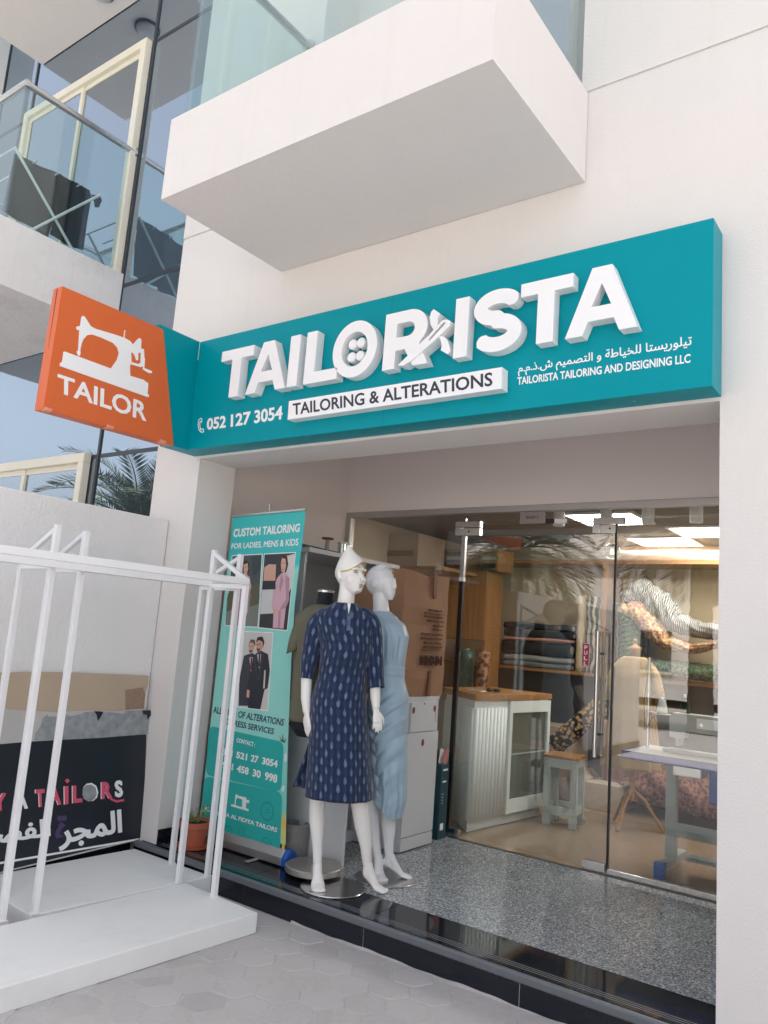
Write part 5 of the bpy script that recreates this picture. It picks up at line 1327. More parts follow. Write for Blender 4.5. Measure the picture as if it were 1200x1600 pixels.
b = MB(); b.lathe((0.0, 0.0, 0.0005), [(0.174, 0), (0.176, 0.004), (0.172, 0.008), (0.02, 0.009)], 56); obj('base_plate', b, M['steel'], M2, local=True)
b = MB(); b.tube(pts([(-.075, .02, .15), (-.085, .03, .36)]), .006, 8); obj('support_rod', b, M['steel'], M2, local=True)

# dress form in an olive shirt
DF = thing('dress_form', 'headless black dress form in an olive t-shirt behind the navy dress', 'dress form', (-2.99, 3.61, FZ), math.radians(39.6))
b = MB(); b.lathe((0.0, 0.0, 0.022), [(0.10, 0), (0.158, 0.001), (0.162, 0.006), (0.162, 0.032), (0.156, 0.037), (0.02, 0.038)], 48); obj('base_disc', b, mat('brushed_base', (0.42, 0.39, 0.37), 0.35, metal=0.7, var=0.15, scale=10), DF, local=True)
b = MB()
for a in range(4): b.lathe((.09 * math.cos(a * 1.57 + .4), .09 * math.sin(a * 1.57 + .4), 0.0), [(0.015, 0), (0.015, 0.023)], 12)
obj('castor', b, M['black'], DF, local=True)
b = MB(); b.tube(pts([(0, 0, .19), (-.03, 0, .95)]), .014, 12); obj('pole', b, M['steel'], DF, local=True)
b = MB(); b.loft([ell(-.065, 0, z, a, bb, 28) for z, a, bb in ((.90, .10, .08), (.96, .15, .11), (1.15, .125, .10), (1.3, .14, .105), (1.48, .165, .115), (1.58, .16, .09), (1.635, .10, .07), (1.665, .052, .052), (1.70, .045, .047), (1.735, .047, .049))]); obj('torso', b, mat('black_jersey', lin(22, 22, 34), 0.85), DF, local=True, smooth=True)
b = MB(); b.lathe((-.065, 0, 1.731 - FZ), [(0.046, 0), (0.052, 0.004), (0.052, 0.016), (0.046, 0.021), (0.01, 0.022)], 32); obj('neck_cap', b, M['steel'], DF, local=True)
rows = [(0.985, -.065, .0, .150, .115), (1.15, -.065, 0, .146, .112), (1.33, -.065, 0, .150, .116), (1.48, -.065, 0, .172, .122), (1.58, -.065, 0, .166, .096), (1.632, -.065, 0, .112, .076), (1.660, -.065, 0, .070, .062)]
rings, uv = shell(rows, 30, 48, lambda t, z: .014 * math.sin(6 * t + 5 * z) * max(0, (1.5 - z) / .5) + .008 * math.sin(13 * t + 7 * z))
b = MB(fix=False); b.loft(rings, cap=False, closed=False, uv=uv)
for s in (-1, 1):
    rg = [[(-.065 + s * (x0 + r * math.cos(2 * math.pi * k / 20) * .8), r * 1.2 * math.sin(2 * math.pi * k / 20), z - FZ + s * r * .45 * -math.cos(2 * math.pi * k / 20) * s) for k in range(21)] for x0, z, r in ((.10, 1.580, .052), (.130, 1.535, .058), (.143, 1.46, .060), (.150, 1.385, .060))]
    b.loft(rg, cap=False, closed=False, uv=[(.1, .1)] * 84)
sh_ = obj('t_shirt', b, mat('olive_jersey', lin(100, 98, 82), 0.9, var=0.08, scale=8, bump=0.1, bscale=300), DF, local=True, smooth=True)
k = sh_.modifiers.new('cloth', 'SOLIDIFY'); k.thickness = 0.003; k.offset = 1

# ------------------------------------------------------------------ glass shopfront
GF = thing('glass_shopfront', 'frameless glass shopfront with steel patch fittings and a long steel pull handle', 'shopfront', (-2.4, 5.07, 0.14))
b = MB()
b.box(-4.139, XR + 0.4, 5.04, 5.10, 2.468, 2.514); b.box(-4.139, -4.088, 5.04, 5.10, 0.141, 2.468); b.box(-4.088, -2.99, 5.05, 5.09, 0.141, 0.166)
obj('frame', b, M['alu'], GF, bevel=0.003)
b = MB(); b.box(-4.087, -2.985, 5.064, 5.074, 0.166, 2.467); obj('fixed_pane', b, M['sglass'], GF)
b = MB(); b.box(-2.98, -1.86, 5.064, 5.074, 2.408, 2.467); obj('transom_pane', b, M['sglass'], GF)
b = MB(); b.box(-1.858, XR + 0.4, 5.064, 5.074, 2.408, 2.467); obj('transom_pane', b, M['sglass'], GF)
b = MB(); b.box(-2.972, -1.826, 5.064, 5.074, 0.16, 2.398); dg = obj('door', b, M['sglass'], GF)
b = MB(); b.box(-1.812, XR + 0.4, 5.064, 5.074, 0.178, 2.398); obj('side_pane', b, M['sglass'], GF)
b = MB(); b.box(-1.8255, -1.8125, 5.060, 5.078, 0.16, 2.398); obj('door_edge', b, M['black'], GF)
b = MB(); b.box(-3.006, -2.974, 5.055, 5.082, 0.145, 1.955); obj('edge_strip', b, M['black'], GF)
b = MB(); b.box(-3.006, -2.974, 5.055, 5.082, 1.985, 2.30); obj('edge_strip', b, M['alu'], GF)
b = MB(); b.box(-3.010, -2.97, 5.053, 5.084, 1.955, 1.985); obj('strip_joint', b, M['white'], GF)
for x0, x1 in ((-3.065, -2.852), (-1.978, -1.764)):
    b = MB(); b.box(x0, x1, 5.048, 5.092, 2.362, 2.408); b.box(x0, x0 + 0.05, 5.048, 5.092, 2.30, 2.3615); p_ = obj('patch_fitting', b, M['steel'], GF, bevel=0.002)
    b = MB(); b.box(x0 + 0.053, x1 - (0.0 if x0 < -2.5 else 0.055), 5.049, 5.091, 2.299, 2.356); obj('door_clamp', b, M['steel'], p_, bevel=0.002)
    b = MB(); b.lathe((x0 + 0.12, 5.0475, 2.33), [(0.007, 0), (0.007, 0.002), (0.002, 0.002)], 12, 'Y'); obj('bolt', b, M['darkframe'], p_)
b = MB(); b.box(-2.972, -1.86, 5.062, 5.076, 2.383, 2.388); obj('brass_line', b, mat('brass_line', lin(130, 98, 60), 0.4, metal=0.5), GF)
b = MB(); b.box(-1.98, -1.83, 5.05, 5.09, 0.143, 0.20); pb_ = obj('patch_fitting', b, M['steel'], GF, bevel=0.002)
b = MB(); b.box(-3.0, -2.89, 5.05, 5.09, 0.143, 0.195); obj('patch_fitting', b, M['steel'], GF, bevel=0.002)
b = MB(); b.box(-1.812, XR + 0.4, 5.048, 5.092, 0.143, 0.178); obj('bottom_rail', b, M['steel'], GF, bevel=0.002)
b = MB(); b.box(-2.96, XR + 0.4, 5.02, 5.045, 0.1385, 0.1425); obj('threshold', b, M['darkframe'], GF)
for y, sgn in ((5.012, -1), (5.126, 1)):
    b = MB(); b.tube([(-1.902, y, 0.842), (-1.902, y, 1.643)], 0.0155, 16); h_ = obj('handle', b, M['steel'], dg, smooth=False)
    for z in (0.98, 1.50):
        b = MB(); b.tube([(-1.902, y, z), (-1.902, 5.064 if sgn < 0 else 5.074, z)], 0.010, 12); obj('standoff', b, M['darkframe'], dg)
b = MB(); b.box(-2.031, -1.974, 5.0625, 5.0638, 1.403, 1.562); obj('pull_sticker', b, M['red'], dg)
flat_on('sticker_border', [rect(-2.029, -1.976, 1.405, 1.56), rect(-2.026, -1.979, 1.408, 1.557)], 'Y', 5.0620, M['white'], dg, depth=0.0008)
for i, ch in enumerate('PULL'):
    z = 1.545 - i * 0.0355; letter_on('lettering', ch, [(-2.014, z), (-1.991, z), (-1.991, z - 0.026), (-2.014, z - 0.026)], 'Y', 5.0618, M['white'], dg, depth=0.0012, bold=0.03)
b = MB(); b.box(-2.528, -2.334, 5.056, 5.0625, 2.380, 2.4655); pl = obj('number_plate', b, mat('pale_plate', lin(150, 140, 136), 0.5), GF)
letter_on('lettering', 'SHOP 7', [(-2.483, 2.436), (-2.383, 2.434), (-2.383, 2.411), (-2.483, 2.413)], 'Y', 5.0550, M['ink'], GF, depth=0.0015, bold=0.02)
b = MB(); b.box(-2.330, -2.265, 5.058, 5.0625, 2.378, 2.412); obj('sticker', b, M['black'], GF)
b = MB(); b.box(-2.262, -2.17, 5.058, 5.0625, 2.378, 2.408); obj('sticker', b, M['white'], GF)

# ------------------------------------------------------------------ inside the shop
M['oak'] = wood('oak_board', lin(146, 102, 58), lin(172, 126, 78), 0.45, 3.0, 'Z')
M['oakx'] = wood('oak_board_flat', lin(146, 102, 58), lin(172, 126, 78), 0.45, 3.0, 'X')
M['panel_em'] = emit('lit_panel', (1.0, 0.96, 0.90), 9.0)
for i, (x, y, lab) in enumerate(((-1.70, 7.05, 'lit square ceiling panel nearest the right pier'), (-2.25, 7.62, 'lit square ceiling panel beside the first, deeper in the shop'), (-0.4, 6.4, 'added unseen light panel in the ceiling at the right end of the shop'), (0.5, 5.7, 'added unseen light panel in the ceiling behind the right pier'), (0.9, 7.2, 'added unseen light panel in the ceiling far right in the shop'), (-2.32, 6.27, 'lit ceiling panel in the middle of the shop above the stool'))):  # the three hidden panels on the right are added to brighten the interior
    t = thing('ceiling_light', lab, 'ceiling light', (x, y, IZ), 0, 'lit panels in the shop ceiling')
    b = MB(); b.box(x - .27, x + .27, y - .27, y + .27, IZ - 0.012, IZ - 0.008); obj('diffuser', b, M['panel_em'], t)
    b = MB()
    for a in ((x - .30, x - .2705, y - .30, y + .30), (x + .2705, x + .30, y - .30, y + .30), (x - .27, x + .27, y - .30, y - .2705), (x - .27, x + .27, y + .2705, y + .30)): b.box(*a, IZ - 0.016, IZ)
    obj('frame', b, M['white'], t)
for x, lab in ((-2.424, 'white spotlight behind the shop number plate'), (-2.054, 'white spotlight above the door patch fitting'), (-1.748, 'white spotlight between the patch fitting and the last spotlight'), (-1.418, 'white spotlight beside the right pier, its lamp visible')):
    t = thing('spotlight', lab, 'spotlight', (x, 5.5, IZ), 0, 'spotlights inside the shop window')
    b = MB(); b.lathe((x, 5.5, 2.43), [(0.040, 0), (0.043, 0.003), (0.043, 0.11), (0.038, 0.115), (0.01, 0.116)], 24); obj('can', b, M['white'], t)
    b = MB(); b.tube([(x, 5.5, 2.545), (x, 5.5, IZ)], 0.012, 10); obj('stem', b, M['white'], t)
    b = MB(); b.lathe((x, 5.5, 2.431), [(0.036, 0.0), (0.030, 0.012), (0.006, 0.014)], 20); obj('lamp', b, emit('spot_lamp', (1, .85, .6), 1.6), t)
t = thing('pendant_bulb', 'clear round filament bulb hanging behind the door patch fitting', 'bulb', (-2.04, 5.6, IZ))
b = MB(); b.tube([(-2.04, 5.6, 2.36), (-2.04, 5.6, IZ)], 0.004, 8); obj('cord', b, M['black'], t)
b = MB(); b.lathe((-2.04, 5.6, 2.30), [(0.018, 0), (0.020, 0.05), (0.012, 0.065)], 16); obj('socket', b, mat('bulb_socket', lin(190, 140, 80), 0.4, metal=.6), t)
b = MB(); b.ball((-2.04, 5.6, 2.252), (.058, .058, .06), 20, 14); obj('globe', b, M['bglass'], t, smooth=True)
b = MB(); b.tube([(-2.05 + .006 * k, 5.6, 2.23 + .035 * (k % 2)) for k in range(5)], 0.0022, 6); obj('filament', b, emit('filament', (1, .7, .3), 6), t)

# counter with fluted corner
CN = thing('shop_counter', 'pale fluted counter with an oak top and a glass display front', 'counter', (-3.1, 5.8, 0.14))
cw_ = mat('pale_grey_lacquer', lin(220, 226, 224), 0.4, var=0.03)
P0, P1, P2, P3 = [Vector(q) for q in ((-3.42, 5.66), (-2.916, 5.235), (-2.822, 6.34), (-3.42, 6.42))]
b = MB()
b.loft([[(q.x, q.y, z) for q in (P0, P1, P2, P3)] for z in (0.22, 1.082)]); bodyc = obj('carcass', b, cw_, CN)
b = MB(); b.loft([[(q.x, q.y, z) for q in (P0 + Vector((.03, .05)), P1 + Vector((-.035, .045)), P2 + Vector((-.035, -.02)), P3)] for z in (0.135, 0.2195)]); obj('plinth', b, cw_, CN)
b = MB(); b.loft([[(q.x, q.y, z) for q in (P0 + Vector((-.01, -.03)), P1 + Vector((.02, -.025)), P2 + Vector((.022, .02)), P3 + Vector((0, .02)))] for z in (1.0825, 1.128)]); obj('top_board', b, M['oakx'], CN, bevel=0.003)
b = MB()
for a, c, n_ in ((P0, P1, 12), (P1, P1.lerp(P2, .40), 9)):
    for k in range(n_):
        q = a.lerp(c, (k + .5) / n_); b.lathe((q.x, q.y, 0.225), [(0.0215, 0), (0.0215, 0.80)], 14)
obj('fluting', b, cw_, CN, smooth=True)
fr = lambda t, z, o_: (P1.x + (P2.x - P1.x) * t + .996 * o_, P1.y + (P2.y - P1.y) * t - .085 * o_, z)
def face_box(t0, t1, z0, z1, o0, o1):
    b = MB(); b.loft([[fr(t0, z, o0), fr(t0, z, o1), fr(t1, z, o1), fr(t1, z, o0)] for z in (z0, z1)]); return b
for a in ((0.42, 0.995, 0.985, 1.075), (0.42, 0.995, 0.225, 0.325), (0.42, 0.455, 0.3255, 0.9845), (0.955, 0.995, 0.3255, 0.9845)):
    obj('window_frame', face_box(*a, 0.001, 0.026), cw_, CN)
obj('display_back', face_box(0.456, 0.954, 0.326, 0.984, 0.001, 0.004), mat('display_lining', lin(120, 122, 112), 0.6, var=.1), CN)
obj('display_glass', face_box(0.456, 0.954, 0.326, 0.984, 0.014, 0.017), M['sglass'], CN)
obj('display_shelf', face_box(0.456, 0.954, 0.66, 0.668, 0.004, 0.0135), cw_, CN)
t = thing('sunglasses', 'black sunglasses and a notepad lying on the oak counter top', 'glasses', (-3.08, 5.75, 1.128))
b = MB()
for dx in (0, .07): b.ball((-3.06 + dx * .6, 5.72 + dx * .7, 1.142), (.03, .03, .013), 14, 8)
b.tube([(-3.07, 5.69, 1.145), (-3.12, 5.80, 1.15), (-3.09, 5.84, 1.14)], .005, 6); b.tube([(-3.0, 5.78, 1.145), (-3.05, 5.87, 1.15)], .005, 6); obj('frame', b, M['black'], t, smooth=True)
t = thing('notepad', 'thin pale notepad on the oak counter top beside the sunglasses', 'notepad', (-3.12, 5.62, 1.128))
b = MB(); b.box(-3.19, -3.06, 5.58, 5.66, 1.1285, 1.137); obj('pages', b, M['white'], t); b = MB(); b.box(-3.19, -3.06, 5.58, 5.66, 1.1375, 1.1395); obj('cover', b, M['card'], t)

# stool
ST = thing('stool', 'grey painted wooden stool with an oak seat in front of the counter', 'stool', (-2.58, 6.2, 0.132))
gp = mat('grey_painted_wood', lin(176, 186, 182), 0.55, var=.08, scale=9); R_ = Matrix.Rotation(math.radians(9), 3, 'Z'); sc_ = Vector((-2.595, 6.20, 0))
def sbox(x0, x1, y0, y1, z0, z1):
    b = MB(); b.box(x0, x1, y0, y1, z0, z1); b.v = [tuple(R_ @ Vector(v) + sc_) for v in b.v]; return b
for x in (-.105, .105):
    for y in (-.12, .12): obj('leg', sbox(x - .027, x + .027, y - .02, y + .02, 0.133, 0.585), gp, ST)
for y in (-.131, .131):
    obj('apron', sbox(-.13, .13, y - .009, y + .009, 0.575, 0.648), gp, ST, bevel=.002); obj('stretcher', sbox(-.135, .135, y - .0095, y + .0095, 0.215, 0.285), gp, ST, bevel=.002)
for x in (-.116, .116):
    obj('apron', sbox(x - .008, x + .008, -.1195, .1195, 0.585, 0.645), gp, ST); obj('stretcher', sbox(x - .008, x + .008, -.1195, .1195, 0.225, 0.28), gp, ST)
obj('seat', sbox(-.14, .14, -.15, .15, 0.6485, 0.672), M['oakx'], ST, bevel=.003)
b = MB()
for x in (-.115, .115):
    for z in (.63, .597, .262): b.lathe((x, -.1405, z), [(.004, 0), (.004, .002), (.001, .002)], 8, 'Y')
b.v = [tuple(R_ @ Vector(v) + sc_) for v in b.v]; obj('screw', b, M['darkframe'], ST)

# oak wall unit
WU = thing('oak_wall_unit', 'oak wall unit of open shelves along the back of the shop', 'shelving', (-2.4, 7.6, 0.13))
b = MB(); b.box(-4.55, 1.2, 7.30, 7.75, 1.278, 1.306); obj('shelf', b, M['oakx'], WU)
b = MB(); b.box(-4.55, 1.2, 7.30, 7.75, 2.358, 2.39); obj('shelf', b, M['oakx'], WU)
for x in (-2.745, -1.2, 0.4): b = MB(); b.box(x, x + 0.045, 7.302, 7.75, 1.3065, 2.3575); obj('upright', b, M['oak'], WU)
b = MB(); b.box(-4.55, 1.2, 7.751, 7.765, 1.3, 2.39); obj('back_board', b, mat('cream_back', lin(196, 178, 146), .7), WU)
b = MB(); b.box(-4.55, 1.2, 7.70, 7.72, 0.133, 1.277); obj('lower_panel', b, mat('grey_cloth_panel', lin(96, 94, 96), .8, var=.1, scale=3), WU)
OC = thing('oak_cabinet', 'tall oak cupboard in the left back corner of the shop', 'cupboard', (-4.1, 7.1, 0.13))
b = MB(); b.box(-4.55, -3.81, 6.98, 7.295, 1.535, 2.24); obj('carcass', b, M['oak'], OC)
b = MB(); b.box(-4.40, -3.815, 6.962, 6.979, 1.54, 2.235); obj('door', b, M['oak'], OC, bevel=.002)
b = MB(); b.box(-3.84, -3.81, 6.98, 7.295, 0.133, 1.5345); obj('side_board', b, M['oak'], OC)
b = MB(); b.box(-4.55, -4.52, 6.98, 7.295, 0.133, 1.5345); obj('side_board', b, M['oak'], OC)
b = MB(); b.box(-4.55, -3.70, 6.96, 7.295, 2.43, 2.46); obj('top_board', b, M['oakx'], OC)
for x in (-4.55, -4.1, -3.73): b = MB(); b.box(x, x + .03, 6.97, 7.295, 2.2405, 2.4295); obj('divider', b, M['oak'], OC)
t = thing('storage_box', 'plain brown storage box on the left side of the shop behind the fixed pane', 'box', (-4.3, 6.3, 2.0))
bx = [(-4.726, 2.519), (-4.234, 2.531), (-4.230, 2.202)]
b = MB(); b.box(bx[0][0], bx[1][0], 6.3, 6.8, bx[2][1], bx[1][1]); obj('box_body', b, M['card'], t, bevel=.004)
b = MB(); b.box(bx[0][0] + .05, bx[1][0] - .05, 6.296, 6.2995, bx[2][1] + .1, bx[2][1] + .16); obj('tape', b, tapm, t)
t = thing('oak_wall_shelf', 'oak wall board carrying the brown storage box', 'shelf', (-4.3, 6.5, 2.0))
b = MB(); b.box(-4.6, -3.9, 6.25, 6.9, bx[2][1] - .035, bx[2][1] - .001); obj('board', b, M['oakx'], t)
b = MB(); b.box(-4.58, -4.55, 6.3, 6.85, bx[2][1] - .25, bx[2][1] - .036); obj('bracket', b, M['oak'], t)

# cloth on the shelves
def fabric(nm, c1, c2=None, scale=20, kind='noise', rough=.9):
    m = mat(nm, c1, rough, var=.15, scale=12, bump=.3, bscale=120)
    if c2:
        n, l = m.node_tree.nodes, m.node_tree.links; p = n['Principled BSDF']; tc = n.new('ShaderNodeTexCoord')
        if kind == 'wave':
            w_ = n.new('ShaderNodeTexWave'); w_.inputs['Scale'].default_value = scale; w_.inputs['Distortion'].default_value = 6; w_.inputs['Detail'].default_value = 3
        else:
            w_ = n.new('ShaderNodeTexVoronoi'); w_.inputs['Scale'].default_value = scale
        l.new(tc.outputs['Object'], w_.inputs['Vector'])
        cr = n.new('ShaderNodeValToRGB'); cr.color_ramp.elements[0].color = c1; cr.color_ramp.elements[1].color = c2; cr.color_ramp.elements[0].position = .38; cr.color_ramp.elements[1].position = .6
        l.new(w_.outputs[0], cr.inputs[0]); l.new(cr.outputs[0], p.inputs['Base Color'])
    return m
def bolt(label, x0, x1, z0, h, m, y=7.42, dep=.17, sag=.006):
    t = thing('fabric_bolt', label, 'fabric bolt', ((x0 + x1) / 2, y, z0), 0, 'bolts of cloth on the oak shelf')
    b = MB(); rings = []
    for i in range(25):
        q = i / 24; x = x0 + (x1 - x0) * q; ring = []
        for k in range(20):
            a = 2 * math.pi * k / 20; ca, sa = math.cos(a), math.sin(a)
            yy = y + dep / 2 * abs(ca) ** .7 * (1 if ca > 0 else -1) * (1 + .03 * math.sin(9 * q + 3)); zz_ = z0 + h / 2 + h / 2 * abs(sa) ** .6 * (1 if sa > 0 else -1) + sag * math.sin(7 * q + h * 90) * (1 if sa > 0 else 0)
            ring.append((x, yy, zz_))
        rings.append(ring)
    b.loft(rings); obj('roll', b, m, t, smooth=True)
    b = MB(); b.tube([(x1 - .001, y, z0 + h / 2), (x1 + .012, y, z0 + h / 2)], min(h, dep) * .28, 12); obj('core', b, M['card'], t)
blk = fabric('black_cloth', lin(26, 26, 30)); gry = fabric('grey_cloth', lin(112, 116, 114)); pnk = fabric('rose_cloth', lin(196, 140, 122))
for lab, z, h, m, dx in (('grey cloth bolt at the bottom of the shelf stack', 1.306, .062, gry, 0), ('lighter grey cloth bolt second from the bottom of the stack', 1.368, .06, fabric('pale_grey_cloth', lin(140, 146, 142)), .01), ('black cloth bolt under the rose one', 1.43, .14, blk, -.01), ('rose pink cloth bolt between the black bolts', 1.572, .034, pnk, 0), ('black cloth bolt on top of the rose one', 1.607, .075, blk, .01), ('black cloth bolt topmost of the shelf stack', 1.683, .07, blk, 0)):
    bolt(lab, -3.80 + dx, -3.07 + dx, z, h, m)
def upright_roll(name, label, x, y, z0, z1, r, m, tilt=0.0, wob=.0):
    t = thing(name, label, 'fabric roll', (x, y, z0), 0, 'upright rolls of cloth')
    b = MB(); b.tube([(x + tilt * q, y, z0 + (z1 - z0) * q) for q in [i / 12 for i in range(13)]], [r * (1 + wob * math.sin(i * 1.9)) for i in range(13)], 20); obj('roll', b, m, t, smooth=True)
    b = MB(); b.tube([(x + tilt, y, z1 - .01), (x + tilt, y, z1 + .012)], r * .35, 12); obj('core', b, M['card'], t)
upright_roll('fabric_roll', 'cream cloth roll standing upright beside the black bolts', -2.985, 7.42, 1.306, 2.05, .048, fabric('cream_cloth', lin(206, 186, 150)))
upright_roll('fabric_roll', 'black and cream spiky patterned roll standing beside the cream roll', -2.855, 7.42, 1.306, 2.04, .085, fabric('spiky_cloth', lin(30, 32, 34), lin(190, 178, 150), 6, 'wave'), wob=.05)
upright_roll('fabric_roll', 'dark striped roll behind the door handle on the shelf', -2.63, 7.45, 1.306, 1.98, .07, fabric('dark_stripe_cloth', lin(44, 40, 36), lin(120, 104, 82), 9, 'wave'), wob=.05)
q1 = [(-3.707, 1.431), (-3.729, 1.077), (-3.867, 1.438), (-3.860, 1.072)]
upright_roll('fabric_roll', 'brown patterned roll standing behind the counter', q1[1][0] + .02, 6.7, 0.133, q1[0][1], .055, fabric('brown_pattern_cloth', lin(84, 56, 40), lin(170, 124, 96), 22), tilt=.05)
upright_roll('fabric_roll', 'dark green sequin roll standing behind the counter by the window strip', q1[3][0], 6.75, 0.133, q1[2][1], .075, fabric('sequin_cloth', lin(20, 44, 42), lin(70, 110, 104), 90, rough=.35), tilt=-.02)
t = thing('fabric_roll', 'long white cloth roll lying on top of the oak wall unit', 'fabric roll', (-2.3, 7.45, 2.45))
b = MB(); b.tube([(-2.975, 7.45, 2.447), (-1.2, 7.45, 2.447)], .056, 24); obj('roll', b, fabric('white_cloth', lin(205, 196, 184)), t); b = MB(); b.tube([(-2.99, 7.45, 2.447), (-2.974, 7.45, 2.447)], .02, 12); obj('core', b, M['card'], t)
def heap(name, label, path, rad, m, y, dy=.16, ruff=.10, fq=9):
    t = thing(name, label, 'quilt', (path[0][0], y, path[-1][1]), 0, 'crumpled textiles on the oak shelf')
    b = MB(); N_ = 40; rings = []
    P = []
    for i in range(N_ + 1):
        q = i / N_ * (len(path) - 1); k = min(int(q), len(path) - 2); f = q - k; f = f * f * (3 - 2 * f) * .4 + f * .6
        P.append((path[k][0] + (path[k + 1][0] - path[k][0]) * f, path[k][1] + (path[k + 1][1] - path[k][1]) * f, rad[k] + (rad[k + 1] - rad[k]) * f))
    for i, (x, z, r) in enumerate(P):
        a = P[max(i - 1, 0)]; c = P[min(i + 1, N_)]; dx, dz = c[0] - a[0], c[1] - a[1]; L_ = math.hypot(dx, dz); nx, nz = -dz / L_, dx / L_
        ring = []
        for k in range(28):
            an = 2 * math.pi * k / 28; w_ = 1 + ruff * math.sin(fq * an + i * .9) + ruff * .7 * math.sin(i * 1.7 + 2 * an)
            ring.append((x + nx * r * w_ * math.cos(an), y + dy * w_ * math.sin(an), z + nz * r * w_ * math.cos(an)))
        rings.append(ring)
    b.loft(rings); obj('quilt', b, m, t, smooth=True)
    return t
heap('quilt', 'white and black ruffled quilt heaped over the shelf behind the glass', [(-2.52, 2.02), (-2.38, 2.12), (-2.22, 1.98), (-2.06, 1.83), (-1.85, 1.77), (-1.55, 1.76)], [.07, .10, .13, .09, .07, .06], fabric('ruffled_stripe', lin(70, 70, 72), lin(176, 172, 164), 22, 'wave'), 7.36)
heap('quilt', 'yellow and pink floral quilt under the striped one', [(-2.53, 1.92), (-2.40, 1.92), (-2.28, 1.80), (-2.12, 1.64), (-1.90, 1.60), (-1.68, 1.66)], [.06, .10, .10, .07, .045, .03], fabric('floral_quilt', lin(160, 96, 92), lin(196, 168, 116), 34), 7.33, .17)
heap('quilt', 'green knitted throw at the left end of the quilts', [(-2.52, 1.90), (-2.47, 1.78), (-2.46, 1.62), (-2.46, 1.46)], [.06, .09, .10, .09], fabric('green_knit', lin(62, 92, 62), lin(96, 122, 84), 60), 7.35, .15)
heap('quilt', 'dark green patterned throw lying along the shelf below the floral quilt', [(-2.38, 1.38), (-2.1, 1.41), (-1.8, 1.40), (-1.4, 1.40)], [.07, .075, .075, .07], fabric('green_diamond', lin(58, 84, 66), lin(110, 124, 90), 40), 7.36, .15, .05)

# dress form with the beige dress
BD = thing('dress_form', 'wooden tripod dress form wearing a beige knitted dress inside the glass', 'dress form', (-2.17, 6.55, 0.133))
b = MB(); b.lathe((-2.165, 6.55, 1.47), [(.046, 0), (.044, .07), (.05, .085), (.05, .1), (.02, .115), (.012, .14), (.018, .15), (.016, .165), (.003, .17)], 24); obj('neck', b, mat('linen_neck', lin(178, 134, 86), .7), BD, smooth=True)
b = MB(); b.tube([(-2.165, 6.55, .35), (-2.165, 6.55, 1.47)], .022, 12); obj('pole', b, M['oak'], BD)
for a in (0.4, 2.5, 4.6):
    b = MB(); b.tube([(-2.165, 6.55, .44), (-2.165 + .10 * math.cos(a), 6.55 + .10 * math.sin(a), .36), (-2.165 + .24 * math.cos(a), 6.55 + .24 * math.sin(a), .145)], .014, 10); obj('leg', b, M['oak'], BD)
rows = [(0.60, -2.185, 6.55, .225, .15), (0.72, -2.185, 6.55, .215, .15), (0.95, -2.175, 6.55, .185, .14), (1.15, -2.17, 6.55, .168, .12), (1.33, -2.168, 6.55, .160, .115), (1.42, -2.166, 6.55, .165, .09), (1.462, -2.166, 6.55, .135, .07), (1.495, -2.166, 6.55, .082, .058)]
rings, uv = shell(rows, 40, 48, lambda t, z: .11 * math.sin(7 * t + z) * max(0, (1.3 - z) / .7) + .03 * math.sin(13 * t + 6 * z))
rings = [[(x, y, z + FZ) for x, y, z in r] for r in rings]
b = MB(fix=False); b.loft(rings, cap=False, closed=False, uv=uv)
for s in (-1, 1):
    P_ = [(-2.166 + s * .12, 1.44, .055), (-2.166 + s * .168, 1.37, .052), (-2.166 + s * .198, 1.24, .050), (-2.166 + s * .222, 1.12, .054)]
    b.loft([[(x + r * .8 * math.cos(2 * math.pi * k / 16), 6.55 + r * 1.1 * math.sin(2 * math.pi * k / 16), z + s * -.3 * r * math.cos(2 * math.pi * k / 16)) for k in range(17)] for x, z, r in P_], cap=False, closed=False, uv=[(.2, z) for x, z, r in P_ for k in range(17)])
bm_ = fabric('beige_knit', lin(146, 118, 82), lin(188, 162, 124), 44, 'wave')
o_ = obj('dress', b, bm_, BD, smooth=True); k = o_.modifiers.new('cloth', 'SOLIDIFY'); k.thickness = .003

# sewing machine on its table
TBL = thing('sewing_table', 'industrial sewing table with a blue edged top and grey steel legs', 'table', (-1.2, 5.6, 0.133))
b = MB(); b.box(-1.80, -0.55, 5.24, 5.82, 0.858, 0.882); obj('top', b, mat('grey_laminate', lin(178, 178, 176), .4), TBL, bevel=.002)
b = MB(); b.box(-1.803, -0.55, 5.234, 5.2395, 0.836, 0.886); b.box(-1.8055, -1.8005, 5.234, 5.82, 0.836, 0.886); obj('edge_band', b, mat('blue_edge', lin(46, 58, 140), .45), TBL)
gs = mat('grey_enamel', lin(156, 162, 160), .4)
for x in (-1.56, -0.75):
    b = MB(); b.box(x - .035, x + .035, 5.50, 5.55, .19, .857); obj('leg', b, gs, TBL, bevel=.004)
    b = MB(); b.box(x - .03, x + .03, 5.28, 5.80, .175, .225); ft_ = obj('foot', b, gs, TBL, bevel=.004)
    b = MB(); b.box(x - .034, x + .034, 5.262, 5.32, .134, .232); obj('foot_cap', b, blue, TBL, bevel=.006)
b = MB(); b.box(-1.525, -0.785, 5.505, 5.545, .36, .44); obj('cross_beam', b, gs, TBL)
b = MB(); b.box(-1.45, -0.86, 5.42, 5.60, .24, .255); obj('treadle', b, gs, TBL)
b = MB(); b.box(-1.32, -1.14, 5.48, 5.66, .60, .8575); obj('motor_box', b, blue, TBL, bevel=.012)
b = MB(); b.box(-1.55, -1.36, 5.48, 5.64, .74, .8575); obj('oil_pan', b, M['steel'], TBL, bevel=.01)
SM = thing('sewing_machine', 'white industrial sewing machine on the blue edged table', 'sewing machine', (-1.3, 5.55, .882))
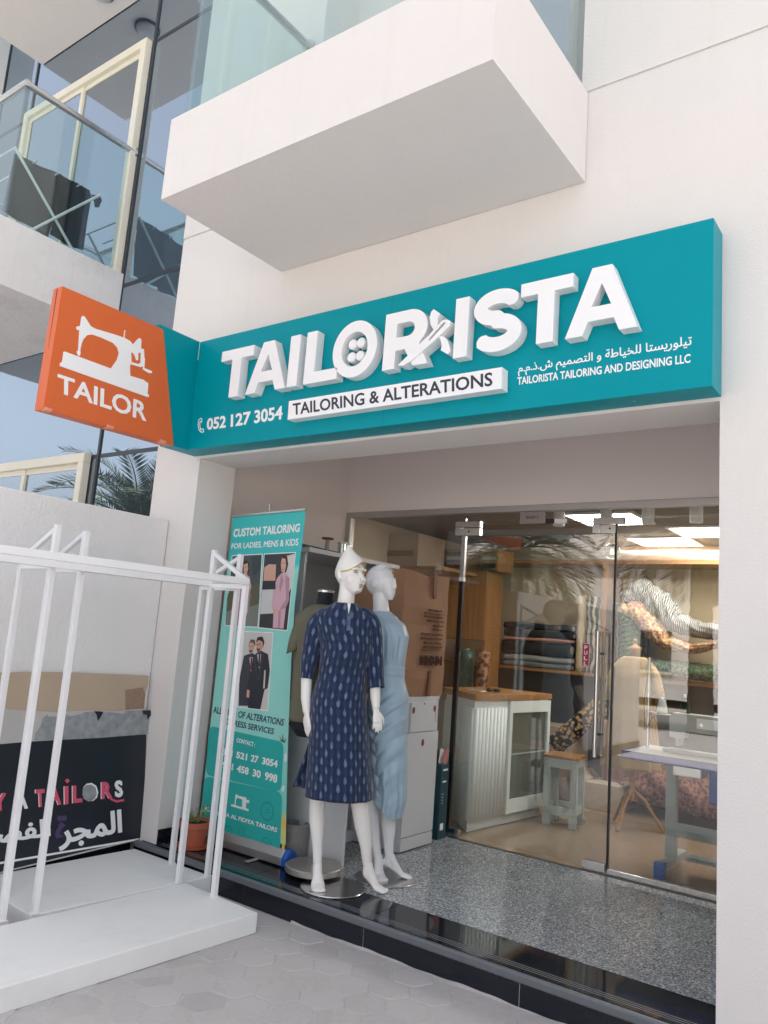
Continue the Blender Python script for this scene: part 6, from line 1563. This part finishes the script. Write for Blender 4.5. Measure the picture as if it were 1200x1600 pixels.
mw = mat('machine_white', lin(168, 170, 168), .4)
b = MB(); solid(poly2d([[(-1.62, .884), (-1.62, .905), (-1.47, .91), (-1.47, .935), (-1.43, .94), (-1.425, 1.02), (-1.34, 1.045), (-1.20, 1.045), (-1.14, 1.03), (-1.14, .91), (-0.98, .91), (-.98, 1.12), (-1.02, 1.145), (-1.50, 1.145), (-1.575, 1.12), (-1.58, 1.0), (-1.545, .985), (-1.535, .93), (-1.525, .93), (-1.52, .985), (-1.49, .99), (-1.485, 1.02), (-1.43, 1.03), (-1.44, .905), (-.97, .884)][0:1] + [(-1.62, .905), (-1.10, .905), (-1.10, 1.03), (-1.48, 1.03), (-1.485, .985), (-1.515, .98), (-1.52, .93), (-1.532, .93), (-1.537, .98), (-1.575, .985), (-1.58, 1.12), (-1.55, 1.145), (-1.0, 1.145), (-.965, 1.11), (-.965, .884)]]), lambda x, z, d: (x, 5.50 + d, z), .13, b); b.fix = True
obj('machine_head', b, mw, SM, bevel=.006)
b = MB(); b.lathe((-.96, 5.565, 1.04), [(.02, 0), (.062, .004), (.066, .012), (.066, .03), (.058, .036), (.02, .038)], 28, 'X'); obj('hand_wheel', b, M['darkframe'], SM)
b = MB(); b.box(-1.40, -1.16, 5.492, 5.4995, 1.06, 1.125); obj('face_plate', b, M['white'], SM, bevel=.002)
for x, z in ((-1.37, 1.085), (-1.2, 1.085)):
    b = MB(); b.lathe((x, 5.488, z), [(.012, 0), (.012, .004), (.003, .005)], 12, 'Y'); obj('tension_knob', b, M['steel'], SM)
TS = thing('thread_stand', 'steel thread stand rising from the sewing table', 'thread stand', (-1.75, 5.6, .882))
b = MB(); b.tube([(-1.75, 5.6, .8825), (-1.75, 5.6, 1.62)], .011, 12); obj('rod', b, M['steel'], TS); b = MB(); b.tube([(-1.75, 5.6, 1.50), (-1.75, 5.6, 1.625)], .017, 12); obj('rod_grip', b, M['black'], TS)
b = MB(); b.tube([(-1.75, 5.6, 1.125), (-1.42, 5.6, 1.115)], .006, 8); b.lathe((-1.655, 5.6, 1.118), [(.07, 0), (.075, .004), (.02, .008)], 24); b.lathe((-1.50, 5.6, 1.114), [(.06, 0), (.065, .004), (.02, .008)], 24); obj('cone_tray', b, M['alu'], TS)
b = MB(); b.tube([(-1.75, 5.59, 1.40), (-1.775, 5.58, 1.2), (-1.76, 5.57, 1.0), (-1.70, 5.55, 1.1), (-1.655, 5.56, 1.02), (-1.58, 5.52, 1.05)], .003, 6); obj('cable', b, M['black'], TS)
for x, m, lab, h in ((-1.655, M['white'], 'white thread cone on the thread stand tray', .085), (-1.505, mat('bottle_green_thread', lin(26, 40, 34), .8), 'dark green thread cone on the thread stand tray', .12)):
    t = thing('thread_cone', lab, 'thread cone', (x, 5.6, 1.124), 0, 'thread cones on the stand'); b = MB(); b.lathe((x, 5.6, 1.126), [(.036, 0), (.037, .006), (.024, h), (.02, h + .004)], 20); obj('thread', b, m, t); b = MB(); b.tube([(x, 5.6, 1.126 + h), (x, 5.6, 1.15 + h)], .009, 10); obj('tip', b, M['white'], t)

# odds and ends on the shop floor
q = [(-2.936, 0.648), (-2.656, 1.055)]
t = thing('bolster', 'black and tan patterned bolster leaning behind the stool', 'cushion', (q[0][0], 6.9, .6))
b = MB(); P_ = [Vector((q[0][0] - .06, 6.85, q[0][1] - .02)), Vector((q[1][0] + .05, 7.05, q[1][1] - .01))]
b.tube([P_[0].lerp(P_[1], k / 14) for k in range(15)], [.09 * (1 if 0 < k < 14 else .5) * (1 + .04 * math.sin(k * 2.1)) for k in range(15)], 22); obj('cover', b, fabric('lace_cloth', lin(176, 140, 92), lin(14, 12, 12), 30), t, smooth=True)
b = MB(); b.tube([P_[1], P_[1].lerp(P_[0], -.04)], .03, 12); obj('end_knot', b, blk, t)
for nm, lab, x0, x1, y0, y1, z1 in (('carton', 'low open brown carton on the shop floor behind the stool', -2.75, -2.42, 7.0, 7.4, .36), ('carton', 'tall brown carton at the back left of the shop floor', -3.35, -2.95, 7.2, 7.6, .78)):
    t = thing(nm, lab, 'carton', ((x0 + x1) / 2, y0, .133)); b = MB(); b.box(x0, x1, y0, y1, .1335, z1); o_ = obj('box_body', b, M['card'], t, bevel=.004)
    b = MB(); b.bar((x0, (y0 + y1) / 2, z1), (x0 - .08, (y0 + y1) / 2, z1 + .07), y1 - y0, .006, (0, 0, 1)); b.bar((x1, (y0 + y1) / 2, z1), (x1 + .08, (y0 + y1) / 2, z1 + .05), y1 - y0, .006, (0, 0, 1)); obj('flap', b, M['card'], t)
heap('blanket', 'crumpled reddish blanket on the floor under the oak unit', [(-2.45, .30), (-2.15, .42), (-1.8, .36), (-1.45, .25), (-1.1, .24)], [.12, .2, .17, .1, .1], fabric('red_check', lin(96, 64, 62), lin(150, 106, 92), 30), 7.35, .26, .08, 6)
t = thing('lilac_cloth', 'dusty pink cloth hanging down beside the bolster', 'cloth', (-2.55, 7.2, .4))
b = MB(); b.loft([[(-2.75 + .42 * k / 12 + (.1 * (1 - i / 10)), 7.22 + .02 * math.sin(k * 2.2), .30 + .06 * i) for k in range(13)] for i in range(11)], cap=False, closed=False); o_ = obj('cloth', b, fabric('dusty_pink', lin(150, 118, 112)), t, smooth=True); k = o_.modifiers.new('c', 'SOLIDIFY'); k.thickness = .005

# ------------------------------------------------------------------ across the street (seen in the glass)
random.seed(11)
M['frond'] = mat('palm_frond', (0.055, 0.075, 0.035), 0.6, var=.35, scale=3); M['trunk'] = mat('palm_trunk', (0.12, 0.09, 0.065), .95, var=.3, scale=12, bump=.8, bscale=25)
def palm(label, x, y, h, rc, nf=60):
    t = thing('palm_tree', label, 'palm tree', (x, y, 0), 0, 'palms across the street')
    b = MB(); b.lathe((x, y, -.02), [(.26 * (1 - .25 * k / 30) + (.02 if k % 2 else 0), h * k / 30) for k in range(31)], 16); obj('trunk', b, M['trunk'], t)
    b = MB(fix=False)
    for i in range(nf):
        a = i * 2.39996; el = 1.35 - 1.75 * (i / nf) + random.uniform(-.1, .1); L_ = rc * random.uniform(.85, 1.1); P = []; p = Vector((x, y, h)); e_ = el
        for k in range(15):
            P.append(p.copy()); p += Vector((math.cos(a) * math.cos(e_), math.sin(a) * math.cos(e_), math.sin(e_))) * L_ / 14; e_ -= .085 + .02 * k / 5
        b.tube(P, [.022 * (1 - k / 15) + .004 for k in range(15)], 4, cap=False)
        for k in range(2, 15):
            for sub in (0, .33, .67):
                q = P[k] if k == 14 else P[k].lerp(P[k + 1] if k < 14 else P[k], sub); d = (P[min(k + 1, 14)] - P[k - 1]).normalized(); sd = d.cross(Vector((0, 0, 1))).normalized(); up = sd.cross(d)
                ln = rc * .17 * math.sin(math.pi * min(1, (k + sub) / 15.5)) ** .6 + .05
                for s in (-1, 1):
                    tip = q + (d * .62 + sd * s * .72 + up * random.uniform(.1, .4)).normalized() * ln - Vector((0, 0, .10 * ln)); m_ = q.lerp(tip, .4)
                    b.add([q, m_ + d * .024, tip, m_ - d * .024], [(0, 1, 2, 3)])
    obj('crown', b, M['frond'], t)
palm('date palm across the street, left of the other palms', -13.2, -2.6, 3.2, 2.3)
palm('date palm across the street, facing the shop door', -8.3, -6.3, 3.7, 2.3)
palm('date palm across the street, facing the right pier', -4.4, -7.4, 4.4, 2.4)
OB = thing('villa', 'pale flat roofed villa across the street', 'building', (-8, -22, 0))
b = MB(); b.box(-26, 8, -30, -20, 0, 5.2); b.box(-20, 2, -29, -21, 5.2, 8.2); obj('wall', b, M['wall2'], OB)
b = MB(); b.box(-26.3, 8.3, -30.3, -19.7, 5.2, 5.5); obj('parapet', b, M['wall2'], OB)
for i in range(7):
    x = -24 + i * 4.6
    for z in (1.0, 6.0):
        if z > 5 and not -20 < x < 0: continue
        b = MB(); yy = -20.02 if z < 5 else -21.02
        b.box(x, x + 1.6, yy + .0, yy + .06, z, z + 1.5); w_ = obj('window', b, M['window'], OB)
        b = MB(); b.box(x - .08, x + 1.68, yy + .01, yy + .09, z - .1, z); obj('sill', b, M['cream'], OB)
